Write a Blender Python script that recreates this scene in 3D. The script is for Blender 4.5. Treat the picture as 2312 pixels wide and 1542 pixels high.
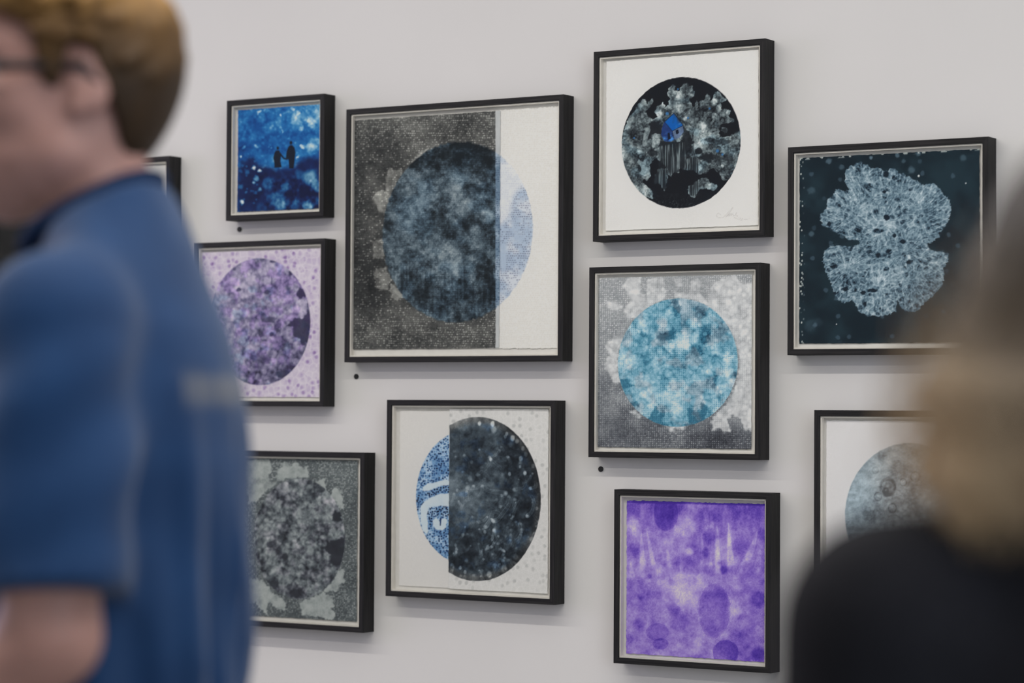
import bpy, math, random
import numpy as np

# ------------------------------------------------------------------ clear
for o in list(bpy.data.objects):
    bpy.data.objects.remove(o)
SC = bpy.context.scene
COL = SC.collection

# ------------------------------------------------------------------ camera
FPX, YAW, PITCH, ROLL = 5740.25, 0.55636, 0.026533, 0.0058865
DIST, CAMZ = 4.94234, 1.36            # metres from the wall, lens height
IW, IH = 2312.0, 1542.0


def cam_axes():
    cy, sy = math.cos(YAW), math.sin(YAW)
    f = np.array([-sy * math.cos(PITCH), cy * math.cos(PITCH), math.sin(PITCH)])
    r = np.array([cy, sy, 0.0])
    u = np.cross(r, f)
    r2 = math.cos(ROLL) * r + math.sin(ROLL) * u
    u2 = -math.sin(ROLL) * r + math.cos(ROLL) * u
    return r2, u2, f


CR, CU, CF = cam_axes()
CPOS = np.array([0.0, -DIST, CAMZ])


def at_depth(px, py, d):
    """world point seen at pixel (px,py), d metres along the lens axis"""
    return CPOS + d * (CF + CR * (px - IW / 2) / FPX - CU * (py - IH / 2) / FPX)


def on_wall(px, py, dep=0.0):
    """world point seen at pixel on the plane dep metres in front of the wall"""
    d = CF + CR * (px - IW / 2) / FPX - CU * (py - IH / 2) / FPX
    s = (DIST - dep) / d[1]
    return CPOS + s * d


cam = bpy.data.cameras.new('camera')
cam_o = bpy.data.objects.new('camera', cam)
COL.objects.link(cam_o)
from mathutils import Matrix, Vector
cam_o.matrix_world = Matrix(((CR[0], CU[0], -CF[0], CPOS[0]),
                             (CR[1], CU[1], -CF[1], CPOS[1]),
                             (CR[2], CU[2], -CF[2], CPOS[2]),
                             (0, 0, 0, 1)))
cam.sensor_width = 36.0
cam.sensor_fit = 'HORIZONTAL'
cam.lens = FPX / IW * 36.0
cam.clip_start = 0.05
cam.clip_end = 100
cam.dof.use_dof = True
cam.dof.focus_distance = 5.5
cam.dof.aperture_fstop = 2.6
SC.camera = cam_o

# ------------------------------------------------------------------ world, lights, exposure
W = bpy.data.worlds.new('world')
SC.world = W
W.use_nodes = True
W.node_tree.nodes['Background'].inputs[0].default_value = (0.965, 0.975, 1.0, 1)
W.node_tree.nodes['Background'].inputs[1].default_value = 0.34


def area(name, loc, target, sx, sy, power, col):
    L = bpy.data.lights.new(name, 'AREA')
    L.shape = 'RECTANGLE'
    L.size, L.size_y = sx, sy
    L.energy = power
    L.color = col
    o = bpy.data.objects.new(name, L)
    o.location = loc
    d = Vector(target) - Vector(loc)
    o.rotation_euler = d.to_track_quat('-Z', 'Z').to_euler()
    COL.objects.link(o)
    return o


# two long rows of ceiling lamps parallel to the picture wall
area('ceiling_lamp_row_near', (-2.8, -2.1, 3.3), (-2.8, -2.1, 0), 7.0, 0.06, 84, (1.0, 0.95, 0.885))
area('ceiling_lamp_row_far', (-2.8, -3.7, 3.3), (-2.8, -3.7, 0), 7.0, 0.08, 70, (1.0, 0.95, 0.885))
# luminous ceiling over the strip of floor before the wall
area('ceiling_light_panel', (-3.0, -1.9, 3.55), (-3.0, -1.9, 0), 9.0, 2.6, 55, (1.0, 0.97, 0.94))
# added cool side lights, standing in for unseen windows at both ends
area('side_fill_left', (-8.8, -2.4, 1.9), (-3.0, -2.4, 1.5), 2.4, 2.6, 95, (0.86, 0.74, 1.0))
area('side_fill_right', (3.6, -4.4, 1.6), (-3.0, -0.6, 1.3), 5.0, 2.8, 140, (0.80, 0.89, 1.0))

SC.view_settings.view_transform = 'Standard'
SC.view_settings.look = 'None'
SC.view_settings.gamma = 1.0
SC.view_settings.use_curve_mapping = False
SC.view_settings.exposure = -0.10
try:
    SC.cycles.use_denoising = True
    SC.cycles.denoiser = 'OPENIMAGEDENOISE'
    SC.cycles.use_adaptive_sampling = False
    SC.cycles.sample_clamp_indirect = 4.0
    SC.cycles.max_bounces = 8
    SC.cycles.transparent_max_bounces = 12
except Exception:
    pass


# ------------------------------------------------------------------ helpers: materials
def new_mat(name):
    m = bpy.data.materials.new(name)
    m.use_nodes = True
    nt = m.node_tree
    b = nt.nodes['Principled BSDF']
    return m, nt, b


def noise_mat(name, c1, c2, scale=(20, 20, 20), rough=0.6, bump=0.0, detail=5.0, spec=0.3, pos=(0.35, 0.65), bscale=None):
    m, nt, b = new_mat(name)
    tc = nt.nodes.new('ShaderNodeTexCoord')
    mp = nt.nodes.new('ShaderNodeMapping')
    mp.inputs['Scale'].default_value = scale
    nz = nt.nodes.new('ShaderNodeTexNoise')
    nz.inputs['Scale'].default_value = 1.0
    nz.inputs['Detail'].default_value = detail
    rp = nt.nodes.new('ShaderNodeValToRGB')
    rp.color_ramp.elements[0].position = pos[0]
    rp.color_ramp.elements[1].position = pos[1]
    rp.color_ramp.elements[0].color = (*c1, 1)
    rp.color_ramp.elements[1].color = (*c2, 1)
    L = nt.links.new
    L(tc.outputs['Object'], mp.inputs['Vector'])
    L(mp.outputs['Vector'], nz.inputs['Vector'])
    L(nz.outputs['Fac'], rp.inputs['Fac'])
    L(rp.outputs['Color'], b.inputs['Base Color'])
    b.inputs['Roughness'].default_value = rough
    b.inputs['Specular IOR Level'].default_value = spec
    if bump:
        bp = nt.nodes.new('ShaderNodeBump')
        bp.inputs['Strength'].default_value = bump
        bp.inputs['Distance'].default_value = 0.002
        src = nz
        if bscale:
            src = nt.nodes.new('ShaderNodeTexNoise')
            src.inputs['Scale'].default_value = bscale
            L(tc.outputs['Object'], src.inputs['Vector'])
        L(src.outputs['Fac'], bp.inputs['Height'])
        L(bp.outputs['Normal'], b.inputs['Normal'])
    return m


M = {}
M['wall'] = noise_mat('matte_wall_paint', (0.600, 0.588, 0.578), (0.612, 0.600, 0.590), (3, 3, 3), 0.85, 0.04, 2, 0.2, bscale=350)
M['floor'] = noise_mat('grey_floor', (0.20, 0.197, 0.194), (0.25, 0.246, 0.242), (2, 2, 2), 0.5, 0.0)


def wood_mat(name, vertical):
    """black stained oak, grain along the rail"""
    m, nt, b = new_mat(name)
    L = nt.links.new
    tc = nt.nodes.new('ShaderNodeTexCoord')
    mp = nt.nodes.new('ShaderNodeMapping')
    mp.inputs['Scale'].default_value = (260, 260, 9) if vertical else (9, 260, 260)
    nz = nt.nodes.new('ShaderNodeTexNoise')
    nz.inputs['Scale'].default_value = 1.0
    nz.inputs['Detail'].default_value = 6
    nz.inputs['Distortion'].default_value = 0.6
    rp = nt.nodes.new('ShaderNodeValToRGB')
    rp.color_ramp.elements[0].position = 0.38
    rp.color_ramp.elements[1].position = 0.68
    rp.color_ramp.elements[0].color = (0.0045, 0.0045, 0.0055, 1)
    rp.color_ramp.elements[1].color = (0.017, 0.016, 0.0165, 1)
    L(tc.outputs['Object'], mp.inputs['Vector'])
    L(mp.outputs['Vector'], nz.inputs['Vector'])
    L(nz.outputs['Fac'], rp.inputs['Fac'])
    L(rp.outputs['Color'], b.inputs['Base Color'])
    b.inputs['Roughness'].default_value = 0.55
    b.inputs['Specular IOR Level'].default_value = 0.22
    bp = nt.nodes.new('ShaderNodeBump')
    bp.inputs['Strength'].default_value = 0.5
    bp.inputs['Distance'].default_value = 0.0008
    L(nz.outputs['Fac'], bp.inputs['Height'])
    L(bp.outputs['Normal'], b.inputs['Normal'])
    return m


M['wood_v'] = wood_mat('black_oak_upright', True)
M['wood_h'] = wood_mat('black_oak_level', False)
M['mat'] = noise_mat('cream_mat_board', (0.72, 0.71, 0.68), (0.76, 0.75, 0.72), (60, 60, 60), 0.9, 0.1, 3, 0.2)
M['slip'] = noise_mat('white_spacer', (0.80, 0.77, 0.71), (0.84, 0.81, 0.75), (60, 60, 60), 0.8, 0.0, 3, 0.2)
M['dot'] = noise_mat('black_rubber', (0.008, 0.008, 0.009), (0.014, 0.014, 0.015), (90, 90, 90), 0.5)


def glass_mat():
    m = bpy.data.materials.new('low_reflection_glazing')
    m.use_nodes = True
    nt = m.node_tree
    nt.nodes.clear()
    L = nt.links.new
    out = nt.nodes.new('ShaderNodeOutputMaterial')
    mx = nt.nodes.new('ShaderNodeMixShader')
    tr = nt.nodes.new('ShaderNodeBsdfTransparent')
    gl = nt.nodes.new('ShaderNodeBsdfGlossy')
    gl.inputs['Roughness'].default_value = 0.02
    fr = nt.nodes.new('ShaderNodeFresnel')
    fr.inputs['IOR'].default_value = 1.22
    L(fr.outputs['Fac'], mx.inputs['Fac'])
    L(tr.outputs['BSDF'], mx.inputs[1])
    L(gl.outputs['BSDF'], mx.inputs[2])
    L(mx.outputs['Shader'], out.inputs['Surface'])
    return m


M['glass'] = glass_mat()


def print_mat():
    m, nt, b = new_mat('printed_paper')
    L = nt.links.new
    at = nt.nodes.new('ShaderNodeAttribute')
    at.attribute_name = 'ink'
    tc = nt.nodes.new('ShaderNodeTexCoord')
    nz = nt.nodes.new('ShaderNodeTexNoise')
    nz.inputs['Scale'].default_value = 900
    nz.inputs['Detail'].default_value = 3
    mr = nt.nodes.new('ShaderNodeMapRange')
    mr.inputs['To Min'].default_value = 0.86
    mr.inputs['To Max'].default_value = 1.14
    mx = nt.nodes.new('ShaderNodeVectorMath')
    mx.operation = 'SCALE'
    L(tc.outputs['Object'], nz.inputs['Vector'])
    L(nz.outputs['Fac'], mr.inputs['Value'])
    L(at.outputs['Color'], mx.inputs[0])
    L(mr.outputs['Result'], mx.inputs['Scale'])
    L(mx.outputs['Vector'], b.inputs['Base Color'])
    b.inputs['Roughness'].default_value = 0.85
    b.inputs['Specular IOR Level'].default_value = 0.15
    bp = nt.nodes.new('ShaderNodeBump')
    bp.inputs['Strength'].default_value = 0.12
    bp.inputs['Distance'].default_value = 0.0006
    L(nz.outputs['Fac'], bp.inputs['Height'])
    L(bp.outputs['Normal'], b.inputs['Normal'])
    return m


M['print'] = print_mat()


# ------------------------------------------------------------------ helpers: objects
def link(name, me, mat=None, parent=None, loc=(0, 0, 0)):
    o = bpy.data.objects.new(name, me)
    COL.objects.link(o)
    o.location = loc
    if mat is not None:
        me.materials.append(mat)
    if parent is not None:
        o.parent = parent
    return o


def mesh_from(name, verts, faces, smooth=False):
    me = bpy.data.meshes.new(name)
    v = np.asarray(verts, dtype=np.float32).reshape(-1, 3)
    if isinstance(faces, np.ndarray):
        n = faces.shape[1]
        me.vertices.add(len(v))
        me.vertices.foreach_set('co', v.ravel())
        me.loops.add(faces.size)
        me.loops.foreach_set('vertex_index', faces.astype(np.int32).ravel())
        me.polygons.add(len(faces))
        me.polygons.foreach_set('loop_start', np.arange(0, faces.size, n, dtype=np.int32))
        if smooth:
            me.polygons.foreach_set('use_smooth', np.ones(len(faces), dtype=bool))
        me.update(calc_edges=True)
    else:
        me.from_pydata([tuple(map(float, p)) for p in v], [], faces)
        if smooth:
            me.polygons.foreach_set('use_smooth', np.ones(len(me.polygons), dtype=bool))
        me.update()
    return me


def box_mesh(name, x0, x1, y0, y1, z0, z1):
    v = [(x, y, z) for x in (x0, x1) for y in (y0, y1) for z in (z0, z1)]
    f = [(0, 1, 3, 2), (4, 6, 7, 5), (0, 4, 5, 1), (2, 3, 7, 6), (0, 2, 6, 4), (1, 5, 7, 3)]
    return mesh_from(name, v, f)


def empty(name, loc, label, cat, group=None, rz=0.0):
    o = bpy.data.objects.new(name, None)
    o.empty_display_size = 0.1
    COL.objects.link(o)
    o.location = loc
    o.rotation_euler = (0, 0, rz)
    o['label'] = label
    o['category'] = cat
    if group:
        o['group'] = group
    return o


# ------------------------------------------------------------------ setting
o = link('wall_back', box_mesh('wall_back', -9.0, 4.0, 0.0, 0.15, 0.0, 3.6), M['wall'])
o['kind'] = 'structure'
o = link('floor', box_mesh('floor', -9.0, 4.0, -7.5, 0.0, -0.1, 0.0), M['floor'])
o['kind'] = 'structure'
o = link('baseboard_back', box_mesh('baseboard_back', -9.0, 4.0, -0.012, 0.0, 0.0, 0.09), M['wall'])
o['kind'] = 'structure'
# ------------------------------------------------------------------ ART BEGIN: the printed images, computed
def to_albedo(c):
    c = np.clip(c, 0.0, 1.0)
    lin = np.where(c <= 0.04045, c / 12.92, ((c + 0.055) / 1.055) ** 2.4)
    return np.clip(lin * 1.19, 0.0, 0.87)


def rgb(r, g, b):
    return np.array([r, g, b], dtype=np.float64) / 255.0


def sst(a, b, x):
    t = np.clip((x - a) / (b - a), 0, 1)
    return t * t * (3 - 2 * t)


def mix(a, b, t):
    a = np.asarray(a); b = np.asarray(b)
    return a + (b - a) * t[..., None]


def hash2(i, j, s):
    n = (i.astype(np.int64) * 374761393 + j.astype(np.int64) * 668265263 + s * 974634777) & 0x7fffffff
    n = ((n ^ (n >> 13)) * 1274126177) & 0x7fffffff
    n = n ^ (n >> 16)
    return (n & 0xffffff) / float(0xffffff)


def vnoise(x, y, s=0):
    xi, yi = np.floor(x), np.floor(y)
    fx, fy = x - xi, y - yi
    fx = fx * fx * (3 - 2 * fx); fy = fy * fy * (3 - 2 * fy)
    a, b = hash2(xi, yi, s), hash2(xi + 1, yi, s)
    c, d = hash2(xi, yi + 1, s), hash2(xi + 1, yi + 1, s)
    return (a + (b - a) * fx) * (1 - fy) + (c + (d - c) * fx) * fy


def fbm(x, y, octv=4, s=0, gain=0.5):
    t = 0; a = 1.0; n = 0
    for k in range(octv):
        t = t + a * vnoise(x + 17.3 * k, y - 9.1 * k, s + k)
        n += a; a *= gain; x = x * 2.03; y = y * 2.03
    return t / n


def worley(x, y, s=0, jit=0.9):
    """distance to nearest and second nearest cell point and the cell's random value"""
    xi, yi = np.floor(x), np.floor(y)
    d1 = np.full(x.shape, 9.0); d2 = d1.copy(); cid = np.zeros(x.shape)
    for i in (-1, 0, 1):
        for j in (-1, 0, 1):
            cx, cy = xi + i, yi + j
            qx = cx + 0.5 + jit * (hash2(cx, cy, s) - 0.5)
            qy = cy + 0.5 + jit * (hash2(cx, cy, s + 7) - 0.5)
            d = np.hypot(qx - x, qy - y)
            n = d < d1
            d2 = np.where(n, d1, np.minimum(d2, d))
            cid = np.where(n, hash2(cx, cy, s + 13), cid)
            d1 = np.where(n, d, d1)
    return d1, d2, cid


def poly(px, py, pts):
    """signed distance to a polygon, negative inside"""
    pts = np.asarray(pts, dtype=np.float64)
    d = np.full(px.shape, 1e9)
    ins = np.zeros(px.shape, dtype=bool)
    n = len(pts)
    for i in range(n):
        ax, ay = pts[i]; bx, by = pts[(i + 1) % n]
        ex, ey = bx - ax, by - ay
        wx, wy = px - ax, py - ay
        t = np.clip((wx * ex + wy * ey) / (ex * ex + ey * ey + 1e-12), 0, 1)
        d = np.minimum(d, (wx - t * ex) ** 2 + (wy - t * ey) ** 2)
        if ay != by:
            cnd = ((ay > py) != (by > py)) & (px < (bx - ax) * (py - ay) / (by - ay) + ax)
            ins ^= cnd
    d = np.sqrt(d)
    return np.where(ins, -d, d)


def capsule(px, py, pts, r0, r1):
    """signed distance to a tapered polyline; also parameter along it"""
    pts = np.asarray(pts, dtype=np.float64)
    best = np.full(px.shape, 1e9); tt = np.zeros(px.shape)
    m = len(pts) - 1
    for i in range(m):
        ax, ay = pts[i]; bx, by = pts[i + 1]
        ex, ey = bx - ax, by - ay
        t = np.clip(((px - ax) * ex + (py - ay) * ey) / (ex * ex + ey * ey + 1e-12), 0, 1)
        g = (i + t) / m
        d = np.hypot(px - ax - t * ex, py - ay - t * ey) - (r0 + (r1 - r0) * g)
        n = d < best
        best = np.where(n, d, best); tt = np.where(n, g, tt)
    return best, tt


def ellipse(px, py, cx, cy, rx, ry, rot=0.0):
    c, s = math.cos(rot), math.sin(rot)
    x, y = px - cx, py - cy
    x, y = (c * x + s * y) / rx, (-s * x + c * y) / ry
    return (np.hypot(x, y) - 1) * min(rx, ry)


def cm(pts, ox, oy, s):
    """crop coordinates to photo pixels"""
    return [(ox + x / s, oy + y / s) for x, y in pts]


def blob_add(v, px, py, lst, ox, oy, s, soft=0.7):
    for b in lst:
        x, y, r, a = b[:4]
        d = np.hypot(px - ox - x / s, (py - oy - y / s) * 0.92) / (r / s)
        v = v + a * (1 - sst(soft * 0.55, 1.25, d))
    return v


def ramp(v, stops):
    xs = [s[0] for s in stops]
    return np.stack([np.interp(v, xs, [s[1][k] / 255.0 for s in stops]) for k in range(3)], -1)


GREYS = [(0, (20, 23, 30)), (.25, (52, 60, 66)), (.5, (100, 113, 118)), (.75, (152, 166, 169)), (1, (212, 219, 220))]


def smooth(pts, n=4):
    """Catmull-Rom curve through points"""
    p = [np.array(q, float) for q in pts]
    p = [2 * p[0] - p[1]] + p + [2 * p[-1] - p[-2]]
    out = []
    for i in range(1, len(p) - 2):
        for k in range(n):
            t = k / n
            out.append(.5 * (2 * p[i] + (p[i + 1] - p[i - 1]) * t + (2 * p[i - 1] - 5 * p[i] + 4 * p[i + 1] - p[i + 2]) * t * t + (3 * p[i] - p[i - 1] - 3 * p[i + 1] + p[i + 2]) * t ** 3))
    out.append(p[-2])
    return out


def bulbs(x, y, s=0, lo=.35, hi=.85):
    """overlapping soft round knobs, 0 in the gaps to 1 on the nearest tops"""
    xi, yi = np.floor(x), np.floor(y)
    v = np.zeros(x.shape)
    for i in (-1, 0, 1):
        for j in (-1, 0, 1):
            cx, cy = xi + i, yi + j
            qx = cx + hash2(cx, cy, s); qy = cy + hash2(cx, cy, s + 7)
            r = lo + (hi - lo) * hash2(cx, cy, s + 13)
            h = .35 + .65 * hash2(cx, cy, s + 19)
            q = ((qx - x) ** 2 + (qy - y) ** 2) / (r * r)
            v = np.maximum(v, h * np.sqrt(np.clip(1 - q, 0, 1)))
    return v


def art_house(px, py, X, Z):
    s, ox, oy = 3.084, 1320, 70
    x, y = (px - ox) * s, (py - oy) * s
    g = fbm(X * 900, Z * 900, 2, 3)
    paper = mix(rgb(221, 220, 218), rgb(226, 225, 223), g)
    e = np.hypot((x - 672) / 414, (y - 778 + 0.05 * (x - 672)) / 456) + (fbm(x / 25, y / 25, 2, 5) - .5) * .012
    coral = [(240, 800), (275, 690), (305, 610), (345, 560), (385, 490), (425, 467), (432, 512), (468, 470), (480, 492), (455, 532), (425, 562),
             (440, 592), (475, 618), (500, 598), (488, 560), (508, 522), (545, 500), (562, 530), (585, 515), (592, 470), (577, 440), (585, 400),
             (612, 368), (632, 385), (628, 410), (660, 418), (672, 388), (690, 364), (714, 365), (722, 386), (750, 382), (752, 412), (770, 435),
             (752, 462), (735, 475), (742, 512), (765, 530), (778, 485), (790, 500), (786, 542), (800, 540), (802, 490), (832, 478), (850, 440),
             (876, 452), (872, 486), (900, 450), (915, 425), (940, 425), (955, 458), (987, 470), (975, 492), (945, 498), (952, 540), (990, 540),
             (1015, 560), (1002, 588), (1040, 615), (1035, 637), (985, 640), (945, 655), (935, 690), (940, 740), (1000, 735), (1040, 715),
             (1060, 700), (1100, 680), (1100, 860), (1060, 980), (1010, 1038), (965, 1045), (940, 1000), (890, 950), (850, 985), (795, 1000),
             (755, 968), (700, 965), (665, 955), (655, 985), (620, 980), (600, 1012), (580, 1000), (572, 1060), (558, 1112), (540, 1090),
             (520, 1062), (482, 1060), (490, 1012), (515, 960), (520, 900), (500, 880), (470, 900), (455, 940), (462, 1010), (440, 1040),
             (415, 1030), (400, 1060), (440, 1080), (478, 1120), (470, 1170), (400, 1150), (320, 1060), (270, 950)]
    low = [(715, 1105), (730, 1080), (760, 1060), (795, 1035), (840, 1018), (862, 1040), (870, 1055), (930, 1080), (925, 1102), (885, 1112),
           (850, 1092), (812, 1100), (785, 1125), (770, 1160), (740, 1155)]
    nub = [(952, 690), (962, 668), (985, 670), (998, 692), (975, 714)]
    sd = np.minimum(np.minimum(poly(x, y, coral), poly(x, y, low)), poly(x, y, nub))
    lob = worley(x / 26, y / 26, 11)
    sd = sd + (lob[0] - .45) * 16
    m = 1 - sst(-3, 3, sd)
    # darker hollows inside the coral
    hol = np.zeros_like(x)
    for (cx, cy, rx, ry, a) in ((480, 655, 28, 30, 1), (430, 700, 40, 14, .9), (435, 735, 30, 26, .8), (590, 560, 18, 20, .5), (715, 780, 42, 90, .9), (795, 835, 26, 26, .95),
                                (850, 880, 55, 34, .95), (540, 925, 36, 36, 1), (385, 955, 20, 22, .8), (880, 760, 40, 16, .5), (960, 770, 60, 20, .6), (470, 850, 34, 24, .7),
                                (690, 700, 26, 30, .6), (1010, 700, 50, 30, .7), (610, 480, 16, 24, .4), (480, 1035, 20, 40, .7), (700, 930, 40, 30, .7), (640, 850, 40, 60, .3),
                                (330, 700, 60, 30, .35), (300, 880, 30, 40, .25), (930, 900, 20, 40, .6), (520, 1000, 20, 50, .3), (1000, 880, 40, 30, .4)):
        d = np.hypot((x - cx) / rx, (y - cy) / ry) + (fbm(x / 18, y / 18, 3, 21) - .5) * .9
        hol = np.maximum(hol, a * (1 - sst(.75, 1.15, d)))
    big = fbm(x / 90, y / 90, 4, 2)
    fine = fbm(x / 9, y / 9, 3, 8)
    b1 = bulbs(x / 58, y / 58, 31)
    b2 = bulbs(x / 27, y / 27, 33)
    b3 = bulbs(x / 15, y / 15, 35, .2, .7)
    v = .44 + (big - .5) * .85 + (fine - .5) * .55 + (fbm(x / 30, y / 30, 4, 36) - .5) * .42 + .22 * (b1 - .5) + .12 * (b2 - .5) + .04 * (b3 - .4)
    v = v + .12 * np.exp(-np.clip(-sd, 0, 99) / 16)
    v = blob_add(v, x, y, [(520, 580, 36, .45), (645, 445, 34, .45), (640, 400, 20, .2), (905, 492, 24, .6), (936, 535, 24, .5), (385, 845, 22, .55),
                           (905, 592, 26, .45), (960, 580, 20, .4), (825, 660, 26, .4), (700, 608, 18, .4), (440, 700, 22, .45), (500, 760, 30, .45),
                           (410, 930, 34, .3), (425, 1108, 44, .35), (860, 1080, 26, .4), (795, 950, 26, .45), (900, 710, 40, .35), (785, 780, 46, .3),
                           (845, 740, 40, .25), (740, 410, 16, .3), (1055, 770, 24, .4), (930, 915, 16, .5), (960, 940, 12, .5), (960, 1000, 24, .3),
                           (300, 830, 50, .2), (330, 930, 50, .2), (830, 510, 36, .25), (420, 980, 30, .25), (670, 540, 30, .2), (545, 560, 24, .2)], 0, 0, 1)
    # stubby branchlets, lighter at rim and tip
    rs = np.random.RandomState(21)
    for i in range(85):
        ax, ay = rs.uniform(280, 1070), rs.uniform(400, 1040)
        an = math.atan2(ay - 860, ax - 670) + rs.uniform(-.8, .8)
        ln, r0 = rs.uniform(14, 40), rs.uniform(7, 15)
        d, t = capsule(x, y, [(ax, ay), (ax + ln * math.cos(an), ay + ln * math.sin(an))], r0, r0 * .8)
        d = d + 5 * (fine - .5)
        k = (1 - sst(-3, 3, d)) * (.35 + .65 * t) * .75
        v = v * (1 - k) + k * (rs.uniform(.28, .66) + .5 * (fine - .5) + .06 * sst(-6, -1, d))
        v = v - .16 * np.exp(-((d - 4) / 5) ** 2) * sst(.1, .5, t)
    v = v * (1 - .86 * hol)
    dark = np.minimum.reduce([poly(x, y, p) for p in ([(432, 700), (458, 672), (470, 633), (508, 633), (538, 667), (538, 719), (486, 715), (456, 730), (450, 752), (440, 735), (438, 715)],
                                                      [(528, 765), (660, 772), (690, 742), (705, 790), (640, 806), (515, 806)])]) + 9 * (fine - .5)
    v = v + (.07 - v) * .9 * (1 - sst(-3, 4, dark))
    for pts, r0, r1, lum in (([(440, 690), (425, 735), (418, 790)], 18, 15, .60), ([(494, 728), (488, 760), (480, 800)], 15, 12, .74), ([(470, 470), (448, 505)], 13, 11, .5), ([(780, 490), (782, 545)], 9, 9, .42)):
        d, t = capsule(x, y, pts, r0, r1)
        v = v + (lum + .5 * (fine - .5) - v) * (1 - sst(-3, 3, d + 6 * (fine - .5)))
    star = [(a * .3735 + 246.7, b * .3735 + 740) for a, b in ((315, 470), (350, 400), (380, 440), (430, 460), (470, 400), (480, 470), (480, 540), (540, 570), (530, 610), (560, 660), (570, 720), (520, 740), (490, 690), (430, 700), (400, 640), (395, 570), (370, 520))]
    v = v + (.70 + .4 * (fine - .5) - v) * .85 * (1 - sst(-3, 3, poly(x, y, star) + 4 * (fine - .5)))
    # fine upright lines (timber like) under the house
    st = [(520, 800), (700, 770), (705, 900), (690, 970), (640, 985), (600, 1010), (575, 960), (520, 900)]
    st2 = [(700, 890), (785, 870), (800, 990), (740, 990), (690, 950)]
    st3 = [(490, 990), (575, 950), (565, 1110), (490, 1070)]
    st4 = [(720, 1060), (800, 1035), (790, 1150), (730, 1150)]
    ls = np.minimum(np.minimum(poly(x, y, st), poly(x, y, st2)), np.minimum(poly(x, y, st3), poly(x, y, st4)))
    lm = (1 - sst(-8, 4, ls)) * .85
    lines = vnoise(x / 4.2 + .8 * vnoise(x / 40, y / 50, 3), y / 130, 41)
    lv = .10 + .62 * sst(.40, .85, lines) * (.35 + .8 * fbm(x / 30, y / 60, 2, 9))
    v = v * (1 - lm) + lv * lm
    v = np.clip(v, 0, 1) * m
    # faint dust at the foot of the disc
    v = v + .35 * (1 - m) * sst(1080, 1230, y) * sst(.55, .9, fbm(x / 6, y / 6, 2, 51))
    ink = ramp(v, GREYS)
    ink = mix(ink, ink * np.array([.9, .99, 1.04]), .7 * sst(.45, .75, fbm(x / 70, y / 70, 2, 61)))
    for (bx, by, br) in ((575, 575, 14), (720, 605, 9), (870, 540, 9), (925, 835, 14), (960, 860, 10), (345, 745, 8), (650, 405, 8)):
        t = .8 * (1 - sst(.4, 1.2, np.hypot(x - bx, y - by) / br))
        ink = mix(ink, np.broadcast_to(rgb(60, 125, 190), ink.shape), t)
    # the toy house
    def fill(img, pts, col, soft=1.6):
        return mix(img, np.broadcast_to(col, img.shape) if np.ndim(col) == 1 else col, 1 - sst(-soft, soft, poly(x, y, pts)))
    tone = fbm(x / 22, y / 22, 3, 71)
    gable = mix(rgb(28, 50, 105), rgb(70, 130, 200), sst(.4, .75, tone) * sst(690, 760, y) + .25 * tone)
    ink = fill(ink, [(555, 632), (612, 695), (625, 758), (600, 770), (556, 768), (532, 722), (540, 672)], gable)
    side = mix(rgb(70, 85, 110), rgb(120, 145, 180), tone)
    ink = fill(ink, [(612, 695), (684, 657), (690, 702), (660, 742), (623, 758)], side)
    roof = mix(rgb(8, 92, 178), rgb(44, 66, 98), sst(.35, .75, tone * .6 + .6 * sst(590, 680, x) * sst(690, 590, y)))
    roof = mix(roof, np.broadcast_to(rgb(160, 180, 196), roof.shape), .85 * sst(.40, .70, fbm(x / 30 + 5, y / 14, 3, 73)) * sst(30, 6, np.abs((y - 690) + .5 * (x - 612))) * sst(625, 650, x))
    ink = fill(ink, [(555, 631), (622, 572), (685, 657), (610, 697)], roof)
    dk = rgb(18, 24, 44)
    ink = fill(ink, [(577, 712), (592, 706), (600, 752), (580, 757)], dk)
    ink = fill(ink, [(632, 692), (652, 684), (656, 712), (638, 720)], dk)
    for seg in ([(555, 631), (610, 697), (624, 758)], [(610, 697), (686, 657)], [(622, 572), (686, 657), (691, 702)], [(556, 632), (622, 572)]):
        d, t = capsule(x, y, seg, 1.6, 1.6)
        ink = mix(ink, np.broadcast_to(dk, ink.shape), .85 * (1 - sst(-1, 2, d)))
    disc = 1 - sst(.996, 1.004, e)
    out = mix(paper, ink, disc)
    # blind embossed signature at lower right, its relief shade drawn as grey strokes
    for zs in ([(540, 680), (480, 640), (400, 600), (352, 700), (380, 780), (480, 802), (600, 800), (680, 740), (800, 620), (950, 460), (1050, 350), (1010, 440), (870, 620), (740, 770)],
               [(740, 770), (860, 640), (820, 745), (940, 600), (880, 742), (1000, 610), (962, 722), (1060, 620), (1062, 712), (1140, 700), (1220, 560), (1180, 690), (1262, 722), (1200, 760), (1000, 762)],
               [(1090, 790), (1250, 850), (1400, 902), (1480, 890)], [(1300, 800), (1450, 842), (1600, 872), (1780, 840)]):
        d, t = capsule(x, y, smooth([(863.5 + a * .16, 1172 + b * .16) for a, b in zs]), 1.2, 1.0)
        out = mix(out, np.broadcast_to(rgb(184, 183, 182), out.shape), .6 * (1 - sst(-1, 1.6, d)))
    return out


def weave_rows(x, y, pitch, dash, s):
    """short dashes in staggered rows, 0..1"""
    yy = y / pitch + .35 * (vnoise(x / 60, y / 60, s) - .5)
    row = np.floor(yy)
    fy = yy - row
    off = hash2(row, row * 0 + 3, s) * 9
    xx = x / dash + off + .6 * (vnoise(x / 25, row * 3.3, s + 2) - .5)
    fx = xx - np.floor(xx)
    a = hash2(np.floor(xx), row, s + 5)
    r = (1 - sst(.18, .42, np.abs(fy - .5))) * (1 - sst(.25, .48, np.abs(fx - .5)))
    return r, a


H_DISC = (620, 757, 385, 462)


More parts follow.
